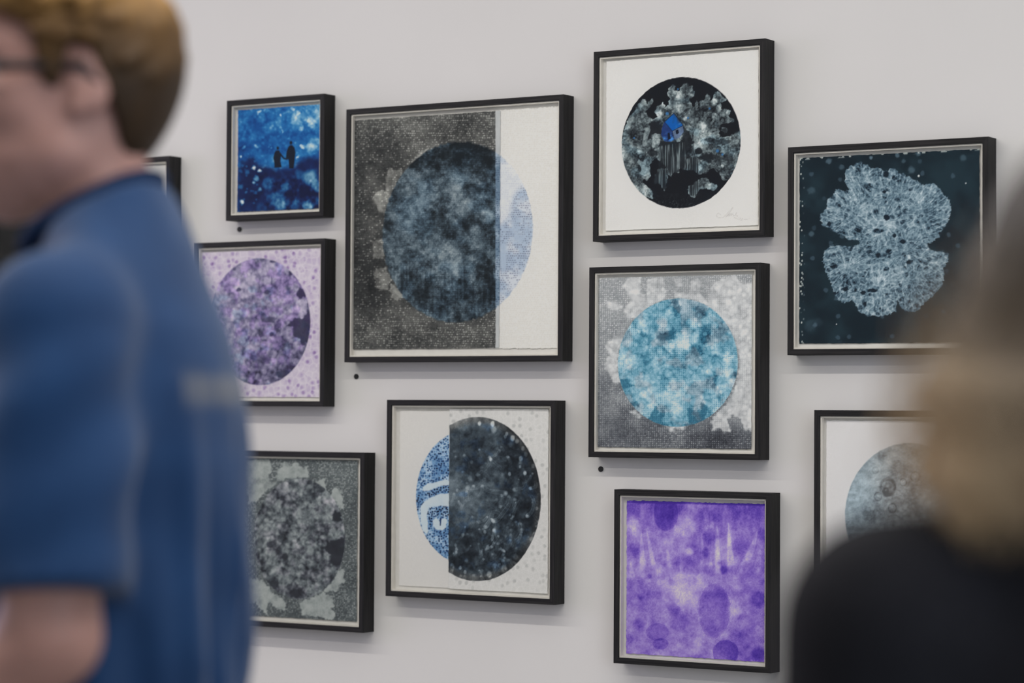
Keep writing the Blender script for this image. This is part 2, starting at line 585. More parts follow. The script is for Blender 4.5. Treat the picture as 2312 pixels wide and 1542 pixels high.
def art_halves_white(px, py, X, Z):
    s, ox, oy = 2.268, 760, 190
    x, y = (px - ox) * s, (py - oy) * s
    g = fbm(X * 700, Z * 700, 3, 3)
    c = mix(rgb(219, 218, 214), rgb(228, 227, 224), g)
    e = np.hypot((x - H_DISC[0]) / H_DISC[2], (y - H_DISC[1] + .05 * (x - 620)) / H_DISC[3])
    dm = 1 - sst(.99, 1.008, e + (fbm(x / 8, y / 8, 2, 4) - .5) * .02)
    cloud = fbm(x / 70, y / 70, 4, 9)
    tint = mix(rgb(206, 212, 220), rgb(172, 188, 207), sst(.35, .65, cloud))
    pale = np.maximum(1 - sst(20, 60, poly(x, y, [(830, 440), (900, 430), (940, 470), (870, 560), (850, 660), (830, 680)])),
                      .7 * (1 - sst(-10, 40, poly(x, y, [(840, 350), (900, 400), (960, 480), (920, 470), (880, 440)]))))
    tint = mix(tint, np.broadcast_to(rgb(222, 224, 227), tint.shape), .85 * pale)
    r, a = weave_rows(x, y, 11.2, 11.5, 5)
    dn = sst(.32, .62, fbm(x / 45, y / 60, 3, 14) + .12) * (1 - .8 * pale)
    tint = mix(tint, np.broadcast_to(rgb(84, 92, 122), tint.shape), .50 * r * (a > .25) * dn * sst(.15, .6, fbm(x / 8, y / 6, 2, 61)))
    c = mix(c, tint, dm)
    r2, a2 = weave_rows(x, y, 11.2, 13, 8)
    c = c - (.02 * r2 * (a2 > .3) * (1 - dm))[..., None]
    return c


def art_halves_dark(px, py, X, Z):
    s, ox, oy = 2.268, 760, 190
    x, y = (px - ox) * s, (py - oy) * s
    big = fbm(x / 170, y / 170, 5, 21)
    mid = fbm(x / 45, y / 45, 4, 23)
    fine = fbm(x / 7, y / 7, 2, 25)
    v = .27 + (big - .5) * .34 + (mid - .5) * .24 + (fine - .5) * .14
    v = v + .07 * sst(1100, 1250, y) + .06 * sst(360, 200, y) - .06 * sst(260, 100, x) * sst(300, 500, y)
    v = blob_add(v, x, y, [(470, 370, 120, .08), (330, 280, 120, .05), (150, 740, 80, .10), (150, 1010, 100, -.06), (620, 1270, 150, .06), (750, 230, 90, .06)], 0, 0, 1)
    lob = [[(270, 430), (335, 440), (345, 500), (300, 545), (275, 600), (252, 668), (215, 652), (188, 600), (185, 565), (215, 545), (250, 545), (255, 470)],
           [(185, 805), (235, 788), (246, 850), (238, 892), (190, 892)],
           [(190, 955), (250, 938), (282, 1000), (262, 1050), (235, 1062), (200, 1035)],
           [(275, 1020), (300, 1030), (345, 1085), (310, 1105), (280, 1090)],
           [(390, 390), (430, 350), (470, 330), (420, 400)]]
    ld = np.minimum.reduce([poly(x, y, p) for p in lob]) + (worley(x / 22, y / 22, 3)[0] - .45) * 14
    lm = 1 - sst(-6, 6, ld)
    v = v + lm * (.25 + .3 * (fbm(x / 20, y / 20, 3, 31) - .4))
    r, a = weave_rows(x, y, 11.2, 12, 11)
    dens = .25 + .5 * sst(420, 200, y) + .45 * sst(1130, 1260, y) + .15 * sst(200, 90, x) + .3 * (mid - .4)
    v = v + .34 * r * (a > 1 - np.clip(dens, 0, 1)) * sst(.30, .75, fbm(x / 9, y / 6, 2, 57)) - .035 * (1 - r) + .10 * (fbm(x / 14, y / 5, 2, 59) - .5)
    v2 = v
    base = ramp(v2, [(0, (26, 28, 30)), (.2, (52, 54, 55)), (.4, (92, 93, 92)), (.6, (136, 138, 135)), (1, (205, 205, 200))])
    # the disc
    e = np.hypot((x - H_DISC[0]) / H_DISC[2], (y - H_DISC[1] + .05 * (x - 620)) / H_DISC[3])
    dm = 1 - sst(.985, 1.01, e + (fbm(x / 14, y / 14, 2, 4) - .5) * .03)
    wx = x + 30 * (fbm(x / 40, y / 40, 2, 40) - .5)
    cl = fbm(wx / 60, y / 60, 5, 41, .6)
    u = .36 + (cl - .5) * .50 + (fbm(x / 30, y / 26, 4, 42, .7) - .5) * .72 + (fine - .5) * .16
    u = u - .20 * sst(470, 380, y)
    u = blob_add(u, x, y, [(610, 500, 60, .20), (620, 610, 80, .14), (770, 675, 40, .32), (430, 560, 110, .14), (330, 690, 80, .14), (700, 600, 60, .10), (500, 570, 40, .12),
                           (560, 890, 80, .16), (470, 870, 50, .16), (720, 770, 60, .12), (300, 850, 50, .16), (497, 670, 22, -.30), (520, 430, 18, -.3), (660, 715, 50, -.16), (560, 720, 50, -.14),
                           (760, 720, 50, -.18), (690, 540, 50, -.14), (265, 720, 28, -.34), (760, 960, 60, -.26), (770, 1080, 70, -.2), (430, 1090, 80, -.12),
                           (640, 340, 110, -.14), (760, 420, 60, -.14), (400, 410, 40, -.2), (620, 960, 30, .14), (690, 940, 24, .2), (600, 1200, 120, -.08)], 0, 0, 1)
    strk = vnoise(x / 9 + .6 * vnoise(x / 30, y / 70, 2), y / 90, 47)
    u = u + .22 * (strk - .5) * sst(880, 980, y)
    u = u + .09 * r * (a > .5) * (.3 + fine) - .025 * (1 - r)
    ink = ramp(u, [(0, (23, 30, 36)), (.2, (43, 54, 63)), (.4, (74, 90, 102)), (.6, (116, 132, 142)), (.85, (160, 172, 178)), (1, (190, 198, 202))])
    ink = mix(ink, ink * np.array([.92, .985, 1.03]), .7 * sst(.42, .66, fbm(x / 90, y / 90, 3, 49)))
    c = mix(base, ink, dm)
    # translucent strip where the sheet overlaps the white paper
    sm = sst(812, 815, x + 3 * (fbm(x / 9, y / 9, 2, 3) - .5))
    strip = mix(rgb(176, 182, 185), rgb(196, 199, 200), fbm(x / 20, y / 60, 3, 55))
    sin = mix(rgb(104, 128, 150), rgb(160, 178, 195), sst(.35, .65, cl))
    sin = mix(sin, np.broadcast_to(rgb(60, 78, 104), sin.shape), .55 * r * (a > .35))
    strip = mix(strip, sin, dm)
    return mix(c, strip, sm)


def art_couple(px, py, X, Z):
    s, ox, oy = 4.534, 490, 190
    x, y = (px - ox) * s, (py - oy) * s
    xw = x + 70 * (fbm(x / 45, y / 45, 3, 71) - .5)
    yw = y + 70 * (fbm(x / 45, y / 45, 3, 73) - .5)
    n1 = fbm(x / 130, y / 130, 4, 3)
    n2 = fbm((x + y) / 160, (x - y) / 45, 4, 5)       # slanting strokes
    v = .42 + (n1 - .5) * .7 + .12 * sst(500, 250, y) + .30 * sst(600, 1050, x) * sst(700, 350, y) * (n2 - .25) * 1.6 - .10 * sst(400, 200, x)
    w = worley(x / 48 + 2 * n1, y / 48, 4)
    v = v + .16 * (1 - sst(.05, .45, w[0])) * (w[2] > .66) + .34 * (fbm(x / 26, y / 26, 3, 77) - .5)
    v = blob_add(v, xw, yw, [(450, 340, 50, .22), (540, 440, 60, .25), (300, 480, 40, .18), (820, 350, 60, .25), (960, 400, 60, .28), (1030, 300, 50, .2), (1010, 600, 80, .42),
                           (960, 660, 60, .25), (860, 450, 30, .3), (510, 260, 30, .25), (430, 290, 16, .35), (775, 268, 22, .4), (845, 300, 18, .3), (660, 318, 14, .4),
                           (680, 468, 16, .4), (930, 385, 18, .3), (270, 640, 26, .6), (232, 738, 18, .6), (405, 630, 24, .4), (552, 640, 14, .45), (880, 648, 18, .5),
                           (825, 742, 14, .5), (735, 560, 20, .2), (300, 520, 40, -.2), (720, 370, 70, -.15), (640, 700, 160, .05)], 0, 0, 1)
    hill = [(200, 860), (260, 800), (330, 742), (390, 770), (430, 830), (500, 830), (560, 862), (660, 872), (800, 840), (850, 775), (930, 752), (1010, 758), (1070, 785), (1070, 1320), (200, 1320)]
    hd = poly(x, y, hill) + 60 * (fbm(x / 60, y / 60, 3, 8) - .5)
    hm = 1 - sst(-45, 35, hd)
    u = .10 + (fbm(x / 80, y / 80, 4, 9) - .5) * .35
    u = u + .5 * (fbm(x / 26, y / 34, 3, 75) - .5) * sst(880, 1000, y) * sst(430, 560, x)
    u = blob_add(u, .5 * x + .5 * xw, .5 * y + .5 * yw, [(520, 1020, 70, .36), (690, 1050, 50, .42), (650, 1190, 100, .30), (660, 1250, 70, .28), (960, 950, 80, .55), (1020, 1050, 60, .35), (850, 930, 60, .25),
                           (930, 1255, 60, .6), (800, 1240, 60, .3), (560, 1160, 70, .25), (1040, 1180, 40, .25), (372, 852, 22, .95), (437, 886, 20, .9), (400, 960, 28, .6),
                           (375, 1005, 20, .4), (437, 1080, 20, .6), (250, 1200, 22, .9), (240, 1050, 26, .4), (300, 900, 30, .3), (235, 890, 26, .3), (390, 1105, 14, .35),
                           (295, 1110, 16, .35), (450, 1270, 60, .2), (720, 1150, 60, -.1), (930, 1090, 80, -.1)], 0, 0, 1)
    dots = worley(x / 40, y / 40, 14)
    u = u + .3 * (1 - sst(.1, .4, dots[0])) * (dots[2] > .75) * sst(480, 380, x)
    sky = ramp(v, [(0, (14, 50, 110)), (.3, (18, 82, 152)), (.55, (38, 118, 182)), (.8, (120, 175, 208)), (1, (205, 222, 232))])
    gr = ramp(u, [(0, (16, 24, 62)), (.15, (20, 36, 86)), (.4, (28, 84, 140)), (.7, (104, 156, 188)), (1, (216, 224, 240))])
    c = mix(sky, gr, hm)
    fig = [ellipse(x, y, 622, 655, 13, 17), poly(x, y, [(604, 680), (640, 678), (655, 730), (650, 790), (662, 852), (588, 856), (586, 800), (577, 755), (588, 705)]),
           capsule(x, y, [(640, 705), (685, 760), (715, 768)], 9, 7)[0], ellipse(x, y, 757, 600, 14, 19),
           poly(x, y, [(728, 648), (748, 625), (772, 625), (794, 650), (804, 700), (796, 765), (786, 862), (740, 862), (734, 775), (712, 755), (714, 690)]),
           capsule(x, y, [(722, 690), (712, 765)], 9, 7)[0]]
    fd = np.minimum.reduce(fig)
    c = mix(c, np.broadcast_to(rgb(20, 24, 38), c.shape), .95 * (1 - sst(-4, 4, fd)))
    return c


def art_bloom(px, py, X, Z):
    s, ox, oy = 2.855, 1760, 290
    x, y = (px - ox) * s, (py - oy) * s
    n = fbm(x / 120, y / 120, 4, 3)
    f = fbm(x / 6, y / 6, 2, 5)
    bg = mix(rgb(16, 30, 40), rgb(30, 50, 60), sst(.25, .75, n) * .8 + .25 * f)
    sp = worley(x / 85, y / 85, 6)
    tone = sst(.70, .85, sp[2]) * (1 - sst(.12, .22, sp[0] + .12 * (fbm(x / 12, y / 12, 2, 8) - .5)))
    bg = mix(bg, np.broadcast_to(rgb(78, 100, 116), bg.shape), .55 * tone)
    for (bx, by, br, a) in ((318, 212, 20, .6), (400, 250, 18, .45), (205, 400, 26, .35), (850, 268, 24, .5), (760, 175, 16, .6), (590, 188, 12, .8), (895, 160, 20, .5),
                            (1185, 190, 22, .4), (205, 680, 18, .5), (800, 210, 14, .4), (390, 330, 14, .35), (200, 1270, 40, .2), (250, 1250, 30, .15)):
        bg = mix(bg, np.broadcast_to(rgb(110, 135, 150), bg.shape), a * (1 - sst(.5, 1.3, np.hypot(x - bx, y - by) / br + .5 * (fbm(x / 10, y / 10, 2, 4) - .5))))
    for (bx, by, br) in ((897, 306, 8), (1201, 353, 5), (367, 1262, 4)):
        bg = mix(bg, np.broadcast_to(rgb(220, 228, 228), bg.shape), 1 - sst(.5, 1.2, np.hypot(x - bx, y - by) / br))
    # worn light specks along the left and top edges
    wn = worley(x / 15, y / 22, 15)
    wl = (1 - sst(8, 40, x - 130)) * (wn[2] > .55) * sst(.40, .2, wn[0]) * sst(.38, .5, fbm(x / 60, y / 55, 2, 17))
    edge_t = y - 195 + .055 * (x - 132)
    wt = (1 - sst(3, 14, edge_t)) * (fbm(x / 30, y / 30, 2, 19) > .55)
    bg = mix(bg, np.broadcast_to(rgb(205, 212, 208), bg.shape), np.clip(wl + .8 * wt, 0, 1))
    P = [(420, 330), (418, 290), (450, 245), (500, 226), (550, 230), (590, 255), (640, 250), (690, 278), (715, 255), (742, 255), (772, 287), (830, 300), (858, 330), (890, 333),
         (918, 365), (1000, 355), (1040, 395), (1060, 430), (1090, 450), (1106, 520), (1092, 590), (1062, 640), (1030, 700), (980, 737), (948, 746), (965, 780), (1020, 796), (1090, 803),
         (1085, 860), (1055, 900), (1062, 960), (1040, 1020), (1000, 1070), (950, 1110), (900, 1160), (880, 1180), (840, 1182), (790, 1165), (772, 1130), (757, 1108), (750, 1180),
         (700, 1200), (640, 1212), (560, 1206), (512, 1180), (490, 1130), (470, 1108), (420, 1127), (370, 1105), (345, 1060), (330, 980), (300, 930), (280, 850), (285, 800), (320, 757),
         (380, 750), (440, 765), (500, 757), (525, 740), (500, 720), (450, 721), (400, 685), (330, 650), (280, 628), (262, 590), (265, 550), (300, 520), (308, 455), (340, 440),
         (365, 395), (390, 395), (420, 406), (450, 395), (430, 370)]
    sd = poly(x, y, P)
    # several growth centres: fibres radiate from each
    cen = [(520, 330), (460, 560), (760, 420), (920, 560), (650, 620), (430, 900), (620, 1060), (860, 980), (820, 780)]
    dd = np.full(x.shape, 1e9); ang = np.zeros(x.shape)
    for i, (cx, cy) in enumerate(cen):
        d = np.hypot(x - cx, y - cy) + 40 * (fbm(x / 60, y / 60, 2, 60 + i) - .5)
        nn = d < dd
        dd = np.where(nn, d, dd); ang = np.where(nn, np.arctan2(y - cy, x - cx) + i * 1.7, ang)
    ang2 = np.arctan2(y - 720, x - 690)
    fr = vnoise(ang * 17 + 2 * fbm(x / 25, y / 25, 2, 22), dd / 50, 23)
    fr2 = vnoise(ang2 * 62, np.hypot(x - 690, y - 720) / 40, 27)
    sd = sd + 13 * (fr2 - .5) + 10 * (fbm(x / 10, y / 10, 2, 28) - .5)
    m = 1 - sst(-3, 3, sd)
    wp = 22 * (fbm(x / 30, y / 30, 2, 31) - .5)
    w = worley((x + wp) / 46, (y - wp) / 42, 33)
    w3 = worley((x - wp) / 24, (y + wp) / 20, 37)
    net = 1 - sst(.02, .30, w[1] - w[0])
    net3 = 1 - sst(.02, .3, w3[1] - w3[0])
    v = .47 + .30 * (fr - .5) * sst(15, 80, dd) + .30 * (fr2 - .5) * sst(-190, -60, sd) + .17 * (net - .35) + .09 * (net3 - .4) + .34 * (fbm(x / 16, y / 16, 3, 39) - .5) + .5 * (fbm(x / 110, y / 110, 3, 35) - .5) \
        + .25 * (fbm(x / 8, y / 8, 2, 36) - .5)
    hole = (w[2] > .70) * (1 - sst(.20, .34, w[0]))
    v = v - .20 * hole
    v = v - .16 * (w3[2] > .82) * (1 - sst(.2, .36, w3[0]))
    for (bx, by, rx, ry, a) in ((687, 295, 22, 24, .6), (568, 372, 28, 22, .34), (510, 280, 24, 28, .3), (675, 410, 12, 11, .8), (690, 573, 20, 18, .9), (635, 660, 40, 16, .5), (420, 1036, 26, 14, .8),
                                (600, 1045, 34, 12, .6), (740, 690, 14, 14, .6), (795, 730, 18, 16, .55), (705, 795, 24, 18, .45), (580, 795, 20, 14, .4), (350, 885, 28, 22, .4),
                                (540, 1060, 16, 14, .6), (835, 860, 22, 16, .4), (690, 905, 20, 14, .5), (640, 820, 18, 16, .4), (965, 845, 16, 18, .35), (510, 650, 26, 24, .35), (620, 540, 20, 20, .35),
                                (740, 320, 14, 18, .4), (320, 615, 14, 18, .35), (780, 1010, 12, 12, .5), (695, 1080, 14, 18, .35), (550, 1135, 14, 16, .5), (430, 410, 12, 12, .3)):
        v = v - a * (1 - sst(.6, 1.25, np.hypot((x - bx) / rx, (y - by) / ry) + .4 * (fbm(x / 14, y / 14, 2, 5) - .5)))
    v = blob_add(v, x, y, [(830, 830, 20, .4), (720, 640, 30, .2), (560, 500, 40, .15), (700, 1000, 70, .1), (480, 440, 60, .12), (620, 720, 60, .12), (400, 1040, 20, .5), (620, 960, 60, .15)], 0, 0, 1)
    ink = ramp(v, [(0, (22, 34, 46)), (.2, (58, 80, 96)), (.45, (108, 134, 149)), (.7, (156, 177, 188)), (1, (208, 219, 224))])
    return mix(bg, ink, m)


def art_turquoise(px, py, X, Z):
    s, ox, oy = 3.024, 1310, 580
    x, y = (px - ox) * s, (py - oy) * s
    # square woven ground
    jx = 2.2 * (vnoise(x / 40, y / 40, 2) - .5); jy = 2.2 * (vnoise(x / 40, y / 40, 3) - .5)
    P = 13.2
    gx, gy = (x + jx) / P, (y + jy) / P
    fx, fy = gx - np.floor(gx) - .5, gy - np.floor(gy) - .5
    dot = (1 - sst(.20, .40, np.abs(fx))) * (1 - sst(.20, .42, np.abs(fy)))
    a = hash2(np.floor(gx), np.floor(gy), 4)
    fine = fbm(x / 7, y / 7, 2, 6)
    cl = fbm(x / 75, y / 75, 4, 8)
    dark = .42 - .10 * sst(900, 500, y) + .30 * (cl - .5) + .10 * sst(900, 1250, y) + .14 * sst(640, 820, x) * sst(1150, 1250, y) - .02 * sst(700, 200, y)
    lum = sst(.3, .7, fbm(x / 120, y / 120, 3, 9))
    v = (1 - dark) - .10 * (1 - dot) + .26 * dot * (a > .35) * (.35 + .9 * a) * (.45 + .55 * lum) * sst(.2, .6, fbm(x / 11, y / 11, 2, 83)) + (fine - .5) * .22 - .10 + .10 * sst(800, 300, y) * sst(.35, .7, cl)
    # clouds of pale coral
    polys = [[(280, 190), (330, 140), (420, 135), (410, 230), (450, 280), (460, 150), (560, 130), (585, 220), (580, 290), (500, 320), (430, 400), (330, 430), (290, 360), (350, 300)],
             [(200, 560), (250, 540), (285, 560), (262, 660), (262, 760), (285, 860), (230, 865), (200, 800), (165, 760), (175, 690), (205, 680), (165, 600)],
             [(900, 180), (960, 150), (1060, 120), (1100, 180), (1215, 170), (1215, 1190), (1120, 1180), (1090, 1110), (1040, 1080), (1010, 1110), (1032, 1200), (980, 1200), (960, 1175), (900, 1185), (895, 1120), (930, 1060), (1000, 1000), (1070, 850),
              (1085, 700), (1050, 560), (1000, 470), (930, 390), (850, 330), (760, 290), (640, 280), (640, 240), (740, 250), (760, 160), (800, 140), (830, 170), (810, 240), (870, 300)],
             [(640, 150), (690, 140), (700, 200), (650, 210)],
             [(575, 1150), (720, 1150), (715, 1185), (690, 1180), (650, 1165), (640, 1195), (605, 1190)],
             [(335, 1060), (370, 1040), (400, 1070), (425, 1090), (405, 1118), (380, 1090)],
             [(170, 300), (215, 300), (300, 330), (260, 380), (190, 350)]]
    pd = np.minimum.reduce([poly(x, y, p) for p in polys])
    lw = worley(x / 30, y / 30, 12)
    pd = pd + 20 * (lw[0] - .42)
    pm = 1 - sst(-14, 8, pd)
    ring = 1 - sst(0, .14, np.abs(worley(x / 46, y / 46, 17)[0] - .40))
    pv = .92 + .16 * (bulbs(x / 60, y / 60, 41) - .5) + .16 * (bulbs(x / 30, y / 30, 43) - .5) - .06 * ring * sst(-5, -40, pd) + .3 * (fbm(x / 34, y / 34, 3, 13) - .5) - .12 * (1 - dot) * sst(.4, .6, cl)
    v = v * (1 - pm * .93) + pv * pm * .93
    base = ramp(v, [(0, (44, 46, 54)), (.25, (88, 92, 100)), (.5, (142, 147, 152)), (.75, (190, 193, 196)), (1, (226, 228, 229))])
    # disc
    e = np.hypot((x - 667) / 409, (y - 722 + .02 * (x - 667)) / 438) + .008 * (fbm(x / 20, y / 20, 2, 3) - .5)
    dm = 1 - sst(.992, 1.008, e)
    w1 = worley(x / 62 + .5 * fbm(x / 40, y / 40, 2, 22), y / 62, 23)
    w2 = worley(x / 30, y / 30, 25)
    b1 = bulbs(x / 80, y / 80, 31)
    b2 = bulbs(x / 40, y / 40, 33)
    b3 = bulbs(x / 22, y / 22, 35, .2, .7)
    u = .65 + .34 * (fbm(x / 100, y / 100, 4, 27) - .5) + .30 * (fbm(x / 34, y / 34, 3, 28) - .5) + .18 * (b1 - .5) + .24 * (b2 - .5) + .14 * (b3 - .4) + .20 * (fine - .5)
    wr = worley(x / 58, y / 58, 95)
    u = u - .12 * (1 - sst(.02, .09, np.abs(wr[0] - .30))) * (wr[2] > .6)
    dots_ = (.05 - .17 * dot) * (.3 + 1.1 * sst(.35, .6, fbm(x / 110, y / 110, 2, 29)))
    for (cx, cy, rx, ry, a_) in ((655, 350, 22, 55, .5), (640, 300, 30, 20, .3), (610, 530, 60, 30, .55), (560, 540, 40, 30, .35), (690, 500, 20, 40, .25), (850, 540, 40, 60, .5), (835, 380, 40, 50, .4),
                                 (800, 640, 50, 40, .4), (920, 850, 20, 50, .5), (930, 700, 26, 50, .35),
                                 (430, 560, 60, 50, .2), (450, 690, 40, 50, .3), (950, 520, 40, 40, .25), (400, 800, 50, 20, .25), (600, 800, 30, 40, .2), (740, 460, 40, 60, .2), (365, 1010, 40, 20, .4),
                                 (780, 870, 20, 20, .3), (1060, 800, 20, 30, .4), (560, 720, 40, 30, .2), (500, 640, 20, 20, .3)):
        d = np.hypot((x - cx) / rx, (y - cy) / ry) + (fbm(x / 22, y / 22, 3, 31) - .5) * 1.1
        u = u - .62 * a_ * (1 - sst(.5, 1.35, d))
    u = blob_add(u, x + 50 * (fbm(x / 30, y / 30, 2, 91) - .5), y + 50 * (fbm(x / 30, y / 30, 2, 93) - .5), [(560, 430, 70, .22), (440, 460, 60, .2), (610, 600, 44, .3), (710, 560, 60, .2), (720, 620, 50, .2), (780, 450, 50, .2), (1010, 680, 40, .25), (1000, 770, 44, .25),
                           (940, 660, 30, .25), (500, 1030, 50, .3), (640, 1060, 60, .25), (420, 900, 80, .2), (680, 950, 60, .2), (320, 700, 60, .2), (880, 780, 40, .2), (960, 900, 40, .2),
                           (700, 340, 50, .15), (900, 440, 50, .15), (800, 970, 60, .15), (580, 950, 50, .15), (1020, 860, 50, .2)], 0, 0, 1)
    rs = np.random.RandomState(5)
    for i in range(95):
        bx, by, br = rs.uniform(270, 1070), rs.uniform(300, 1150), rs.uniform(9, 34) * rs.uniform(.6, 1)
        d = np.hypot(x - bx, y - by) / br + .25 * (fine - .5)
        k = (1 - sst(.55, 1.05, d)) * rs.uniform(.3, .75)
        u = u + k * (rs.uniform(.60, .92) - u) * .8
        u = u - .10 * (1 - sst(.0, .14, np.abs(d - 1.06)))
    T = lambda L_: [(a * .6278 + 241.9, b * .6278 + 241.9) for a, b in L_]
    dk = np.minimum.reduce([poly(x, y, T(p)) for p in (
        [(40, 940), (135, 940), (140, 990), (205, 1015), (80, 1055)], [(440, 1230), (465, 1290), (460, 1330), (530, 1270), (540, 1330), (500, 1390), (545, 1450), (480, 1460), (350, 1390)],
        [(780, 1270), (820, 1260), (870, 1310), (930, 1275), (925, 1190), (1000, 1240), (1000, 1290), (960, 1350), (990, 1385), (880, 1450), (790, 1480), (740, 1440), (800, 1420), (785, 1350)],
        [(1000, 940), (1020, 960), (1000, 1000), (980, 1000)], [(1085, 915), (1095, 950), (1070, 1040), (1045, 1045), (1040, 1010), (1065, 985)], [(150, 1260), (220, 1185), (225, 1200), (180, 1265)],
        [(1285, 870), (1330, 880), (1330, 950), (1310, 910)], [(630, 190), (690, 140), (720, 150), (690, 220), (640, 260)], [(470, 470), (560, 460), (630, 380), (640, 400), (620, 450), (650, 500), (600, 520), (490, 515)])]) + 10 * (fine - .5)
    u = u + (.24 + .2 * (fine - .5) - u) * .85 * (1 - sst(-6, 8, dk))
    u = u + dots_ * sst(.15, .5, u)
    ink = ramp(u, [(0, (22, 62, 86)), (.2, (42, 100, 128)), (.42, (86, 148, 174)), (.65, (136, 184, 204)), (.85, (182, 211, 222)), (1, (216, 228, 232))])
    ink = mix(ink, ramp(u, [(0, (50, 70, 88)), (.5, (134, 158, 174)), (1, (212, 220, 226))]), .7 * sst(.52, .7, fbm(x / 80, y / 80, 3, 39)))
    return mix(base, ink, dm)


def art_anemone_left(px, py, X, Z):
    s, ox, oy = 3.024, 850, 880
    x, y = (px - ox) * s, (py - oy) * s
    c = mix(rgb(214, 213, 211), rgb(219, 218, 216), fbm(X * 800, Z * 800, 2, 3))
    e = np.hypot((x - 623) / 353, (y - 735) / 459)
    dm = 1 - sst(.992, 1.008, e + .01 * (fbm(x / 9, y / 9, 2, 5) - .5))
    w = worley(x / 15.5, y / 16.5, 11, .75)
    dot = 1 - sst(.30, .46, w[0])
    reg = fbm(x / 60, y / 60, 3, 13)
    white = np.minimum.reduce([poly(x, y, p) for p in (
        [(315, 665), (350, 640), (410, 630), (470, 612), (510, 620), (510, 650), (440, 655), (360, 690), (320, 690)],
        [(300, 800), (330, 760), (370, 735), (430, 712), (510, 705), (510, 800), (440, 790), (360, 805), (345, 850), (352, 930), (352, 985), (320, 970), (300, 900)],
        [(385, 890), (410, 875), (430, 895), (450, 880), (480, 880), (475, 940), (450, 960), (405, 955), (385, 930)])])
    wm = 1 - sst(-5, 5, white + 8 * (fbm(x / 14, y / 14, 2, 15) - .5))
    deep = np.maximum(1 - sst(0, 26, poly(x, y, [(350, 700), (430, 670), (495, 660), (495, 700), (380, 720)])), 1 - sst(0, 24, poly(x, y, [(360, 820), (430, 808), (495, 815), (495, 850), (385, 850), (370, 930)])))
    deep = np.maximum(deep, .7 * (1 - sst(10, 40, np.hypot(x - 285, y - 780) - 20)))
    t = .50 + .8 * (w[2] - .5) + .35 * (reg - .5) - .4 * deep
    col = ramp(t, [(0, (20, 30, 58)), (.25, (34, 62, 108)), (.55, (66, 112, 164)), (.8, (120, 162, 202)), (1, (186, 208, 226))])
    ground = mix(rgb(104, 144, 186), rgb(176, 200, 220), sst(.3, .7, reg + .3 * (w[2] - .5)))
    ink = mix(ground, col, dot)
    wh = mix(rgb(206, 217, 224), rgb(196, 212, 222), fbm(x / 40, y / 40, 2, 19))
    ink = mix(ink, wh, wm)
    d, tt = capsule(x, y, [(438, 880), (436, 925)], 5, 3)
    ink = mix(ink, np.broadcast_to(rgb(38, 62, 104), ink.shape), 1 - sst(-2, 3, d))
    return mix(c, ink, dm)


